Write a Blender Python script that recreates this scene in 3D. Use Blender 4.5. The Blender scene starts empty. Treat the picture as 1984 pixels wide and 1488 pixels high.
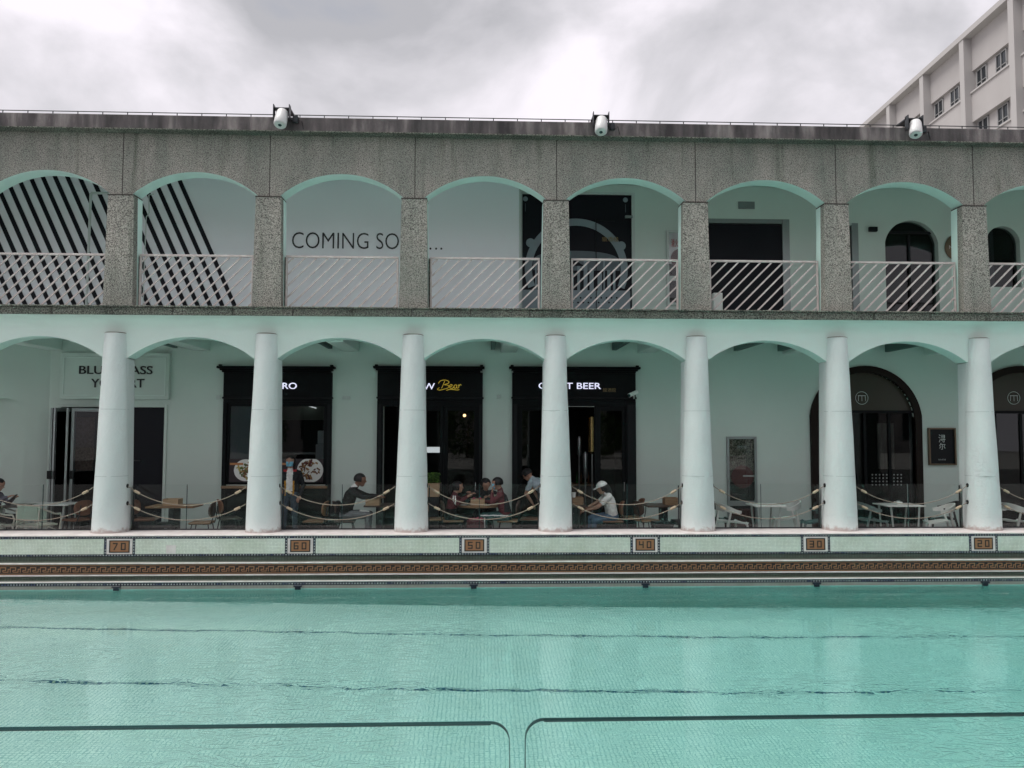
import bpy, math, random
import numpy as np
from mathutils import Vector, Matrix
random.seed(7)
PI = math.pi
SC = bpy.context.scene
COL = SC.collection

# ------------------------------------------------------------------ camera
F, YAW, PIT, ROL, CX, CZ = 1541.56, 0.0382, 0.0572, 0.0020, -1.3986, 1.8825
CY = -15.0
def _rot():
    c, s = math.cos(YAW), math.sin(YAW)
    A = np.array([[c, -s, 0], [s, c, 0], [0, 0, 1]])
    c, s = math.cos(PIT), math.sin(PIT)
    B = np.array([[1, 0, 0], [0, c, s], [0, -s, c]])
    c, s = math.cos(ROL), math.sin(ROL)
    D = np.array([[c, 0, s], [0, 1, 0], [-s, 0, c]])
    return D @ B @ A          # rows: right, forward, up in world axes
RM = _rot()
cam_d = bpy.data.cameras.new('camera')
cam = bpy.data.objects.new('camera', cam_d); COL.objects.link(cam)
cam_d.sensor_width = 36; cam_d.lens = F * 36 / 1984
cam_d.clip_start = 0.05; cam_d.clip_end = 2000
r_, f_, u_ = RM
cam.matrix_world = Matrix(((r_[0], u_[0], -f_[0], CX), (r_[1], u_[1], -f_[1], CY), (r_[2], u_[2], -f_[2], CZ), (0, 0, 0, 1)))
SC.camera = cam

def W(px, py, Y):
    """point of the world plane y=Y that shows at photo pixel (px, py)"""
    d = RM.T @ np.array([(px - 992) / F, 1.0, -(py - 744) / F])
    t = (Y - CY) / d[1]
    return CX + d[0] * t, CZ + d[2] * t
def WX(px, Y, py=850): return W(px, py, Y)[0]
def WZ(py, Y, px=992): return W(px, py, Y)[1]

# ------------------------------------------------------------------ world and sun
SKX = 0.0
SUN_EL, SUN_AZ = math.radians(64), math.radians(258)
w = bpy.data.worlds.new('World'); SC.world = w; w.use_nodes = True
nt = w.node_tree; nt.nodes.clear()
def N(nt, typ, **kw):
    n = nt.nodes.new(typ)
    for k, v in kw.items():
        if k.startswith('i_'):
            key = k[2:]; key = int(key) if key.isdigit() else key.replace('_', ' ')
            n.inputs[key].default_value = v
        else: setattr(n, k, v)
    return n
sky = N(nt, 'ShaderNodeTexSky', sky_type='NISHITA', sun_disc=False, sun_elevation=SUN_EL, sun_rotation=SUN_AZ, air_density=1.2, dust_density=2.0)
tc = N(nt, 'ShaderNodeTexCoord')
sep = N(nt, 'ShaderNodeSeparateXYZ'); nt.links.new(tc.outputs['Generated'], sep.inputs[0])
zz = N(nt, 'ShaderNodeMath', operation='ADD', i_1=0.18); nt.links.new(sep.outputs[2], zz.inputs[0])
zm = N(nt, 'ShaderNodeMath', operation='MAXIMUM', i_1=0.05); nt.links.new(zz.outputs[0], zm.inputs[0])
dx = N(nt, 'ShaderNodeMath', operation='DIVIDE'); nt.links.new(sep.outputs[0], dx.inputs[0]); nt.links.new(zm.outputs[0], dx.inputs[1])
dy = N(nt, 'ShaderNodeMath', operation='DIVIDE'); nt.links.new(sep.outputs[1], dy.inputs[0]); nt.links.new(zm.outputs[0], dy.inputs[1])
cmb = N(nt, 'ShaderNodeMapping'); cmb.inputs['Scale'].default_value = (2.9, 2.9, 3.5); cmb.inputs['Location'].default_value = (SKX, 1.3, .2); nt.links.new(tc.outputs['Generated'], cmb.inputs[0])
n1 = N(nt, 'ShaderNodeTexNoise', i_Scale=1.0, i_Detail=8.0, i_Roughness=0.52, i_Distortion=0.3); nt.links.new(cmb.outputs[0], n1.inputs['Vector'])
cr = N(nt, 'ShaderNodeValToRGB'); nt.links.new(n1.outputs[0], cr.inputs[0])
e = cr.color_ramp.elements
e[0].position = 0.38; e[0].color = (0.455, 0.455, 0.485, 1)
e[1].position = 0.60; e[1].color = (.93, .885, .95, 1)
m_ = cr.color_ramp.elements.new(0.49); m_.color = (0.66, 0.645, 0.685, 1)
cov = N(nt, 'ShaderNodeMapRange', i_1=0.27, i_2=0.34, i_3=0.80, i_4=1.0); nt.links.new(n1.outputs[0], cov.inputs[0])
vs = N(nt, 'ShaderNodeVectorMath', operation='SCALE'); vs.inputs['Scale'].default_value = 10.0; nt.links.new(cr.outputs[0], vs.inputs[0])
mx = N(nt, 'ShaderNodeMix', data_type='RGBA')
nt.links.new(cov.outputs[0], mx.inputs[0]); nt.links.new(sky.outputs[0], mx.inputs[6]); nt.links.new(vs.outputs[0], mx.inputs[7])
bg = N(nt, 'ShaderNodeBackground', i_Strength=0.1); nt.links.new(mx.outputs[2], bg.inputs[0])
wo = N(nt, 'ShaderNodeOutputWorld'); nt.links.new(bg.outputs[0], wo.inputs[0])
sun_d = bpy.data.lights.new('sun', 'SUN'); sun_d.energy = 3.3; sun_d.angle = math.radians(38); sun_d.color = (1, .97, .92)
sun = bpy.data.objects.new('sun', sun_d); COL.objects.link(sun)
# sky sun_rotation is clockwise from +Y; direction towards the sun:
sd = Vector((math.sin(SUN_AZ) * math.cos(SUN_EL), math.cos(SUN_AZ) * math.cos(SUN_EL), math.sin(SUN_EL)))
sun.rotation_euler = sd.to_track_quat('Z', 'Y').to_euler(); sun.location = (0, -20, 30)
SC.view_settings.view_transform = 'Standard'; SC.view_settings.look = 'None'
SC.view_settings.exposure = 0.14; SC.view_settings.gamma = 1
SC.cycles.max_bounces = 10; SC.cycles.diffuse_bounces = 5; SC.cycles.transparent_max_bounces = 16
SC.cycles.caustics_reflective = False; SC.cycles.caustics_refractive = True
try: SC.cycles.use_denoising = True
except Exception: pass

# ------------------------------------------------------------------ materials
MT = {}
def mat(name, col, rough=0.6, metal=0.0, spec=0.5, emit=None, es=1.0):
    m = bpy.data.materials.new(name); m.use_nodes = True
    b = m.node_tree.nodes['Principled BSDF']
    b.inputs['Base Color'].default_value = (*col, 1); b.inputs['Roughness'].default_value = rough
    b.inputs['Metallic'].default_value = metal; b.inputs['Specular IOR Level'].default_value = spec
    if emit: b.inputs['Emission Color'].default_value = (*emit, 1); b.inputs['Emission Strength'].default_value = es
    MT[name] = m; return m
def bs(m): return m.node_tree, m.node_tree.nodes['Principled BSDF']
def varied(name, c0, c1, scale=3.0, rough=0.7, detail=6, lo=0.35, hi=0.65, stretch=(1, 1, 1), bump=0.0, bscale=60, dist=0.01, c2=None):
    m = mat(name, c0, rough); t, b = bs(m)
    co = N(t, 'ShaderNodeTexCoord'); mp = N(t, 'ShaderNodeMapping'); mp.inputs['Scale'].default_value = stretch
    g = N(t, 'ShaderNodeNewGeometry')
    t.links.new(g.outputs['Position'], mp.inputs[0])
    n = N(t, 'ShaderNodeTexNoise', i_Scale=scale, i_Detail=detail, i_Roughness=0.6); t.links.new(mp.outputs[0], n.inputs['Vector'])
    r = N(t, 'ShaderNodeValToRGB'); t.links.new(n.outputs[0], r.inputs[0])
    r.color_ramp.elements[0].position = lo; r.color_ramp.elements[0].color = (*c0, 1)
    r.color_ramp.elements[1].position = hi; r.color_ramp.elements[1].color = (*c1, 1)
    if c2: q = r.color_ramp.elements.new((lo + hi) / 2); q.color = (*c2, 1)
    t.links.new(r.outputs[0], b.inputs['Base Color'])
    if bump:
        n2 = N(t, 'ShaderNodeTexNoise', i_Scale=bscale, i_Detail=3.0); t.links.new(g.outputs['Position'], n2.inputs['Vector'])
        bp = N(t, 'ShaderNodeBump', i_Strength=bump, i_Distance=dist); t.links.new(n2.outputs[0], bp.inputs['Height'])
        t.links.new(bp.outputs[0], b.inputs['Normal'])
    return m
def gran(name, light, dark, scale=34, dk=0.47):
    """stone-chip plaster: fine light and dark chips with large weathering stains"""
    m = mat(name, light, 0.9); t, b = bs(m)
    g = N(t, 'ShaderNodeNewGeometry')
    n = N(t, 'ShaderNodeTexNoise', i_Scale=scale, i_Detail=3.0, i_Roughness=0.75, i_Distortion=0.6); t.links.new(g.outputs['Position'], n.inputs['Vector'])
    r = N(t, 'ShaderNodeValToRGB'); t.links.new(n.outputs[0], r.inputs[0])
    r.color_ramp.elements[0].position = dk - .06; r.color_ramp.elements[0].color = (*dark, 1)
    r.color_ramp.elements[1].position = dk + .06; r.color_ramp.elements[1].color = (*light, 1)
    mp = N(t, 'ShaderNodeMapping'); mp.inputs['Scale'].default_value = (1.6, 1.6, 0.5); t.links.new(g.outputs['Position'], mp.inputs[0])
    n3 = N(t, 'ShaderNodeTexNoise', i_Scale=1.3, i_Detail=8.0, i_Roughness=0.65); t.links.new(mp.outputs[0], n3.inputs['Vector'])
    r3 = N(t, 'ShaderNodeValToRGB'); t.links.new(n3.outputs[0], r3.inputs[0])
    r3.color_ramp.elements[0].position = .3; r3.color_ramp.elements[0].color = (.66, .72, .68, 1)
    r3.color_ramp.elements[1].position = .66; r3.color_ramp.elements[1].color = (1.08, 1.04, 1.0, 1)
    mm = N(t, 'ShaderNodeMix', data_type='RGBA', blend_type='MULTIPLY'); mm.inputs[0].default_value = 1
    t.links.new(r.outputs[0], mm.inputs[6]); t.links.new(r3.outputs[0], mm.inputs[7]); t.links.new(mm.outputs[2], b.inputs['Base Color'])
    mp4 = N(t, 'ShaderNodeMapping'); mp4.inputs['Scale'].default_value = (5.5, 5.5, .35); t.links.new(g.outputs['Position'], mp4.inputs[0])
    n4 = N(t, 'ShaderNodeTexNoise', i_Scale=1.0, i_Detail=6.0, i_Roughness=.6); t.links.new(mp4.outputs[0], n4.inputs['Vector'])
    r4 = N(t, 'ShaderNodeValToRGB'); t.links.new(n4.outputs[0], r4.inputs[0]); r4.color_ramp.elements[0].position = .56; r4.color_ramp.elements[0].color = (1, 1, 1, 1); r4.color_ramp.elements[1].position = .72; r4.color_ramp.elements[1].color = (.55, .60, .56, 1)
    m5 = N(t, 'ShaderNodeMix', data_type='RGBA', blend_type='MULTIPLY'); m5.inputs[0].default_value = 1
    t.links.new(mm.outputs[2], m5.inputs[6]); t.links.new(r4.outputs[0], m5.inputs[7]); t.links.new(m5.outputs[2], b.inputs['Base Color'])
    bp = N(t, 'ShaderNodeBump', i_Strength=0.8, i_Distance=0.012); t.links.new(n.outputs[0], bp.inputs['Height']); t.links.new(bp.outputs[0], b.inputs['Normal'])
    return m
gran('granite', (.38, .37, .345), (.08, .077, .072), 60)
gran('granite_pillar', (.41, .405, .375), (.065, .065, .06), 54, .48)
gran('granite_dark', (.26, .27, .235), (.035, .04, .035), 40, .5)
varied('fascia', (.035, .032, .034), (.26, .235, .23), 2.6, .9, 11, .34, .70, (1.3, 1.3, .28), .6, 25, c2=(.10, .088, .09))
varied('mint', (.66, .755, .71), (.70, .79, .745), .8, .75, 6, .3, .7, (1, 1, 1), .25, 20)
varied('mint_soffit', (.64, .83, .77), (.68, .86, .80), .8, .75, 4, .3, .7, (1, 1, 1), .12, 14)
varied('wall_paint', (.60, .68, .635), (.64, .72, .675), .7, .7, 4, .3, .7, (1, 1, 1), .06, 10)
varied('column_paint', (.585, .635, .625), (.665, .705, .695), 1.8, .85, 9, .3, .7, (1, 1, .6), .55, 24, .016)
varied('hoarding', (.86, .87, .91), (.88, .89, .93), .5, .5, 3, .3, .7)
def grime():
    t, b = bs(MT['column_paint']); src = b.inputs['Base Color'].links[0].from_socket
    g = N(t, 'ShaderNodeNewGeometry'); sp = N(t, 'ShaderNodeSeparateXYZ'); t.links.new(g.outputs['Position'], sp.inputs[0])
    n = N(t, 'ShaderNodeTexNoise', i_Scale=11.0, i_Detail=7.0, i_Roughness=.7); t.links.new(g.outputs['Position'], n.inputs['Vector'])
    ml = N(t, 'ShaderNodeMath', operation='MULTIPLY_ADD', i_1=.34, i_2=-.12); t.links.new(n.outputs[0], ml.inputs[0])
    lt = N(t, 'ShaderNodeMapRange', i_1=-.035, i_2=.035, i_3=0, i_4=1); sb = N(t, 'ShaderNodeMath', operation='SUBTRACT'); t.links.new(ml.outputs[0], sb.inputs[0]); t.links.new(sp.outputs[2], sb.inputs[1]); t.links.new(sb.outputs[0], lt.inputs[0])
    n2 = N(t, 'ShaderNodeTexNoise', i_Scale=30.0, i_Detail=4.0); t.links.new(g.outputs['Position'], n2.inputs['Vector'])
    ch = N(t, 'ShaderNodeMapRange', i_1=.72, i_2=.76, i_3=0, i_4=.6); t.links.new(n2.outputs[0], ch.inputs[0]); mxx = N(t, 'ShaderNodeMath', operation='MAXIMUM'); t.links.new(lt.outputs[0], mxx.inputs[0]); t.links.new(ch.outputs[0], mxx.inputs[1])
    m = N(t, 'ShaderNodeMix', data_type='RGBA'); m.inputs[7].default_value = (.40, .34, .32, 1); t.links.new(mxx.outputs[0], m.inputs[0]); t.links.new(src, m.inputs[6]); t.links.new(m.outputs[2], b.inputs['Base Color'])
grime()
mat('column_joint', (.42, .47, .46), .9); mat('column_cap', (.16, .13, .10), .9)
varied('beam', (.30, .42, .385), (.34, .46, .42), 2, .8)
mat('steel_beam', (.10, .16, .145), .7)
mat('seam', (.05, .045, .04), .9)
varied('rail_paint', (.48, .43, .41), (.60, .54, .52), 9, .55)
varied('ledge_white', (.60, .55, .53), (.74, .69, .67), 5, .7)
varied('terrace_tile', (.45, .45, .43), (.54, .54, .51), 3, .35)
varied('deck', (.34, .33, .31), (.42, .41, .38), 3, .8)
mat('black_paint', (.005, .007, .008), .5, 0, .12); mat('black_satin', (.008, .010, .012), .45, 0, .2)
mat('brown_paint', (.014, .009, .007), .55, 0, .15)
mat('black_vinyl', (.008, .009, .014), .5, 0, .2); mat('letter_black', (.012, .012, .014), .5)
mat('letter_white', (.8, .8, .9), .5, emit=(.78, .76, 1.0), es=.85)
mat('letter_gold', (.55, .38, .04), .4, emit=(.8, .58, .06), es=.35)
mat('gold_dim', (.22, .15, .06), .5); mat('lamp_glow', (1, .7, .4), .5, emit=(1, .55, .25), es=6)
mat('screen_glow', (1, 1, 1), .5, emit=(1, 1, 1), es=1.1)
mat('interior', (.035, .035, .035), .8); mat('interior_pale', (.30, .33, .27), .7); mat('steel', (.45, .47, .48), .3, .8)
mat('brass', (.65, .48, .22), .25, 1.0); mat('brass_dark', (.16, .12, .08), .4, .6)
mat('aluminium', (.30, .33, .33), .4, .6); mat('alu_white', (.55, .6, .58), .5)
mat('frosted', (.35, .37, .40), .6)
varied('brick_pink', (.30, .15, .11), (.50, .30, .24), 22, .8)
mat('hose_red', (.10, .02, .022), .5); mat('red', (.45, .03, .03), .5)
mat('cream', (.80, .79, .70), .5); mat('green_mesh', (.52, .66, .56), .6)
mat('leather', (.20, .085, .045), .5); mat('leather_dark', (.07, .045, .035), .5)
varied('wood', (.20, .11, .055), (.36, .22, .12), 6, .5, 6, .3, .7, (1, 12, 12))
varied('wood_pale', (.40, .27, .16), (.52, .37, .23), 6, .55, 6, .3, .7, (1, 12, 12))
mat('dark_metal', (.03, .034, .038), .4, .5); mat('chrome', (.5, .5, .5), .25, .9)
mat('plastic_white', (.84, .85, .82), .4); mat('plastic_green', (.04, .10, .10), .45)
varied('rope', (.24, .205, .16), (.40, .34, .27), 60, .9)
varied('rope_dark', (.20, .17, .14), (.34, .29, .23), 60, .9)
mat('knot', (.46, .37, .26), .9)
varied('office_wall', (.37, .35, .345), (.41, .39, .385), .4, .85); mat('office_trim', (.40, .385, .38), .8)
mat('glass_bottle_green', (.03, .14, .05), .15); mat('glass_bottle_brown', (.14, .06, .02), .15); mat('fruit', (.55, .10, .16), .5); mat('leaf', (.10, .20, .03), .6); mat('leaf_dark', (.03, .075, .015), .6); mat('grey_green', (.20, .26, .25), .45); mat('transom', (.045, .042, .03), .35, 0, .3); mat('office_glass', (.02, .025, .03), .12, 0, .4); mat('office_frame', (.30, .30, .30), .5); varied('curtain', (.30, .27, .22), (.75, .70, .60), 3, .8, 3, .3, .7, (6, 1, .6)); varied('c_cream', (.40,.36,.28), (.50,.46,.36), 12, .85); mat('navy', (.01, .015, .03), .4); mat('tan_tile', (.30, .14, .065), .5); mat('tile_black', (.015, .012, .012), .4)
mat('glass_edge', (.015, .05, .05), .2); mat('lamp_body', (.60, .60, .60), .35); mat('lens', (.02, .05, .05), .1)
mat('skin', (.42, .24, .17), .55); mat('skin_dark', (.25, .13, .09), .55); mat('hair', (.008, .007, .008), .55)
mat('eye_dark', (.01, .01, .01), .3); mat('lip', (.30, .10, .08), .5)
for nm, c in dict(c_white=(.82, .82, .80), c_maroon=(.11, .022, .03), c_dark=(.014, .018, .022), c_grey=(.16, .17, .18), c_navy=(.02, .03, .06),
                  c_blue=(.10, .17, .26), c_red=(.42, .03, .035), c_yellow=(.52, .26, .02), c_black=(.008, .008, .009), c_paleblue=(.42, .50, .55),
                  c_mask=(.22, .55, .72), c_slate=(.06, .09, .12), c_teal=(.03, .09, .09), c_lilac=(.12, .12, .17)).items():
    varied(nm, tuple(v * .85 for v in c), tuple(min(1, v * 1.1) for v in c), 14, .85, 4)

def tile_mat(name, col, grout, size=.025, rough=.35, var=.08, stain=0.0, mort=.09, warp=0.0):
    m = mat(name, col, rough); t, b = bs(m)
    g = N(t, 'ShaderNodeNewGeometry'); s = N(t, 'ShaderNodeSeparateXYZ'); t.links.new(g.outputs['Position'], s.inputs[0])
    c = N(t, 'ShaderNodeCombineXYZ'); t.links.new(s.outputs[0], c.inputs[0])
    ad = N(t, 'ShaderNodeMath', operation='ADD'); t.links.new(s.outputs[1], ad.inputs[0]); t.links.new(s.outputs[2], ad.inputs[1]); t.links.new(ad.outputs[0], c.inputs[1])
    k = N(t, 'ShaderNodeTexBrick', offset=0.0, squash=1.0)
    if warp:
        w1 = N(t, 'ShaderNodeTexNoise', i_Scale=3.2, i_Detail=3.0, i_Distortion=.6); t.links.new(g.outputs['Position'], w1.inputs['Vector'])
        w2 = N(t, 'ShaderNodeVectorMath', operation='MULTIPLY_ADD'); w2.inputs[1].default_value = (warp * 3,) * 3; t.links.new(w1.outputs[1], w2.inputs[0]); t.links.new(c.outputs[0], w2.inputs[2]); t.links.new(w2.outputs[0], k.inputs['Vector'])
    else: t.links.new(c.outputs[0], k.inputs['Vector'])
    k.inputs['Scale'].default_value = 1.0; k.inputs['Brick Width'].default_value = size; k.inputs['Row Height'].default_value = size
    k.inputs['Mortar Size'].default_value = size * mort; k.inputs['Mortar Smooth'].default_value = .2
    k.inputs['Color1'].default_value = (*[v * (1 - var) for v in col], 1); k.inputs['Color2'].default_value = (*[min(1, v * (1 + var)) for v in col], 1)
    k.inputs['Mortar'].default_value = (*grout, 1)
    out = k.outputs[0]
    n = N(t, 'ShaderNodeTexNoise', i_Scale=1.7, i_Detail=7.0, i_Roughness=.65); t.links.new(g.outputs['Position'], n.inputs['Vector'])
    r = N(t, 'ShaderNodeValToRGB'); t.links.new(n.outputs[0], r.inputs[0])
    r.color_ramp.elements[0].position = .28; r.color_ramp.elements[0].color = (1 - stain, 1 - stain * .9, 1 - stain * 1.2, 1)
    r.color_ramp.elements[1].position = .6; r.color_ramp.elements[1].color = (1, 1, 1, 1)
    mm = N(t, 'ShaderNodeMix', data_type='RGBA', blend_type='MULTIPLY'); mm.inputs[0].default_value = 1
    t.links.new(out, mm.inputs[6]); t.links.new(r.outputs[0], mm.inputs[7]); t.links.new(mm.outputs[2], b.inputs['Base Color'])
    return m
tile_mat('tile_pale', (.74, .78, .69), (.38, .43, .39), .025, .35, .07, .22)
tile_mat('tile_teal', (.30, .62, .57), (.18, .40, .37), .025, .35, .07, .1); tile_mat('tile_grey', (.34, .32, .29), (.16, .16, .15), .025, .35, .07, .2)  # tile_teal: water tint and dark reflection are put into the tile colour
tile_mat('tile_green', (.085, .105, .085), (.05, .06, .05), .05, .5, .1, .3)
tile_mat('pool_tile', (.97, .97, .91), (.50, .60, .58), .05, .4, .02, .06, .13)
def dots_mat(nm='dots', dark=(.012, .016, .03), lo=(.05, .09, .22), hi=(.60, .62, .60)):
    m = mat(nm, (.01, .015, .03), .35); t, b = bs(m)
    g = N(t, 'ShaderNodeNewGeometry'); s = N(t, 'ShaderNodeSeparateXYZ'); t.links.new(g.outputs['Position'], s.inputs[0])
    # squares of pale tile every 5 cm along x or z, set by uv-like attribute "dot" stored in vertex colour-free coordinates
    uv = N(t, 'ShaderNodeUVMap'); su = N(t, 'ShaderNodeSeparateXYZ'); t.links.new(uv.outputs[0], su.inputs[0])
    fr = N(t, 'ShaderNodeMath', operation='FRACT'); t.links.new(su.outputs[0], fr.inputs[0])
    a1 = N(t, 'ShaderNodeMath', operation='COMPARE', i_1=.5, i_2=.19); t.links.new(fr.outputs[0], a1.inputs[0])
    a2 = N(t, 'ShaderNodeMath', operation='COMPARE', i_1=.5, i_2=.20); t.links.new(su.outputs[1], a2.inputs[0])
    mu = N(t, 'ShaderNodeMath', operation='MULTIPLY'); t.links.new(a1.outputs[0], mu.inputs[0]); t.links.new(a2.outputs[0], mu.inputs[1])
    n = N(t, 'ShaderNodeTexNoise', i_Scale=9.0); t.links.new(g.outputs['Position'], n.inputs['Vector'])
    r = N(t, 'ShaderNodeValToRGB'); t.links.new(n.outputs[0], r.inputs[0])
    r.color_ramp.elements[0].color = (*lo, 1); r.color_ramp.elements[1].color = (*hi, 1)
    r.color_ramp.elements[0].position = .3; r.color_ramp.elements[1].position = .5
    mm = N(t, 'ShaderNodeMix', data_type='RGBA'); mm.inputs[6].default_value = (*dark, 1)
    t.links.new(mu.outputs[0], mm.inputs[0]); t.links.new(r.outputs[0], mm.inputs[7]); t.links.new(mm.outputs[2], b.inputs['Base Color'])
dots_mat(); dots_mat('dots_blue', (.01, .08, .15), (.10, .30, .34), (.50, .55, .40))

def glass_mat(name, tint=(.9, .95, .93), ior=1.5, rough=0.0, extra=0.0, refl=1.0):
    m = bpy.data.materials.new(name); m.use_nodes = True; t = m.node_tree; t.nodes.clear()
    tr = N(t, 'ShaderNodeBsdfTransparent'); tr.inputs[0].default_value = (*tint, 1)
    gl = N(t, 'ShaderNodeBsdfGlossy'); gl.inputs['Roughness'].default_value = rough; gl.inputs['Color'].default_value = (refl, refl, refl, 1)
    fr = N(t, 'ShaderNodeFresnel'); fr.inputs[0].default_value = ior
    ad = N(t, 'ShaderNodeMath', operation='ADD', i_1=extra); t.links.new(fr.outputs[0], ad.inputs[0])
    mx = N(t, 'ShaderNodeMixShader'); t.links.new(ad.outputs[0], mx.inputs[0]); t.links.new(tr.outputs[0], mx.inputs[1]); t.links.new(gl.outputs[0], mx.inputs[2])
    o = N(t, 'ShaderNodeOutputMaterial'); t.links.new(mx.outputs[0], o.inputs[0]); MT[name] = m; return m
glass_mat('glass_rail', (.975, .985, .98), 1.38)
glass_mat('glass_near', (.985, .995, .99), 1.12)
glass_mat('glass_shop', (.62, .65, .66), 1.30, 0, .004)
def water_mat():
    m = bpy.data.materials.new('water'); m.use_nodes = True; t = m.node_tree; t.nodes.clear()
    g = N(t, 'ShaderNodeNewGeometry')
    mp = N(t, 'ShaderNodeMapping'); mp.inputs['Scale'].default_value = (1.0, 1.0, 1.0); t.links.new(g.outputs['Position'], mp.inputs[0])
    a = N(t, 'ShaderNodeTexNoise', i_Scale=1.1, i_Detail=2.0, i_Roughness=.5, i_Distortion=.8); t.links.new(mp.outputs[0], a.inputs['Vector'])
    b2 = N(t, 'ShaderNodeTexNoise', i_Scale=7.0, i_Detail=3.0, i_Roughness=.55, i_Distortion=1.2); t.links.new(mp.outputs[0], b2.inputs['Vector'])
    bp1 = N(t, 'ShaderNodeBump', i_Strength=1.0, i_Distance=.010); t.links.new(a.outputs[0], bp1.inputs['Height'])
    bp2 = N(t, 'ShaderNodeBump', i_Strength=1.0, i_Distance=.0010); t.links.new(b2.outputs[0], bp2.inputs['Height']); t.links.new(bp1.outputs[0], bp2.inputs['Normal'])
    c3 = N(t, 'ShaderNodeTexNoise', i_Scale=2.4, i_Detail=1.0, i_Distortion=1.6); mp3 = N(t, 'ShaderNodeMapping'); mp3.inputs['Rotation'].default_value = (0, 0, .5); mp3.inputs['Scale'].default_value = (1.0, 2.2, 1); t.links.new(g.outputs['Position'], mp3.inputs[0]); t.links.new(mp3.outputs[0], c3.inputs['Vector'])
    rg = N(t, 'ShaderNodeMath', operation='PINGPONG', i_1=.5); ml = N(t, 'ShaderNodeMath', operation='MULTIPLY', i_1=3.0); t.links.new(c3.outputs[0], ml.inputs[0]); t.links.new(ml.outputs[0], rg.inputs[0])
    pw_ = N(t, 'ShaderNodeMath', operation='POWER', i_1=4.0); t.links.new(rg.outputs[0], pw_.inputs[0])
    msk = N(t, 'ShaderNodeTexNoise', i_Scale=.35, i_Detail=2.0); t.links.new(g.outputs['Position'], msk.inputs['Vector']); mr = N(t, 'ShaderNodeMapRange', i_1=.44, i_2=.60, i_3=.10, i_4=1.0); t.links.new(msk.outputs[0], mr.inputs[0])
    bp3 = N(t, 'ShaderNodeBump', i_Distance=.085); t.links.new(pw_.outputs[0], bp3.inputs['Height']); t.links.new(mr.outputs[0], bp3.inputs['Strength']); t.links.new(bp2.outputs[0], bp3.inputs['Normal']); bp2 = bp3
    tr = N(t, 'ShaderNodeBsdfRefraction'); tr.inputs['IOR'].default_value = 1.33; tr.inputs['Roughness'].default_value = 0.0; t.links.new(bp2.outputs[0], tr.inputs['Normal'])
    gl = N(t, 'ShaderNodeBsdfGlossy'); gl.inputs['Roughness'].default_value = .01
    fr = N(t, 'ShaderNodeFresnel'); fr.inputs[0].default_value = 1.33
    t.links.new(bp2.outputs[0], gl.inputs['Normal']); t.links.new(bp2.outputs[0], fr.inputs['Normal'])
    mx = N(t, 'ShaderNodeMixShader'); t.links.new(fr.outputs[0], mx.inputs[0]); t.links.new(tr.outputs[0], mx.inputs[1]); t.links.new(gl.outputs[0], mx.inputs[2])
    o = N(t, 'ShaderNodeOutputMaterial'); t.links.new(mx.outputs[0], o.inputs[0])
    v = N(t, 'ShaderNodeVolumeAbsorption'); v.inputs[0].default_value = (.0, .86, .82, 1); v.inputs['Density'].default_value = .23
    t.links.new(v.outputs[0], o.inputs['Volume'])
    MT['water'] = m
water_mat()

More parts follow.
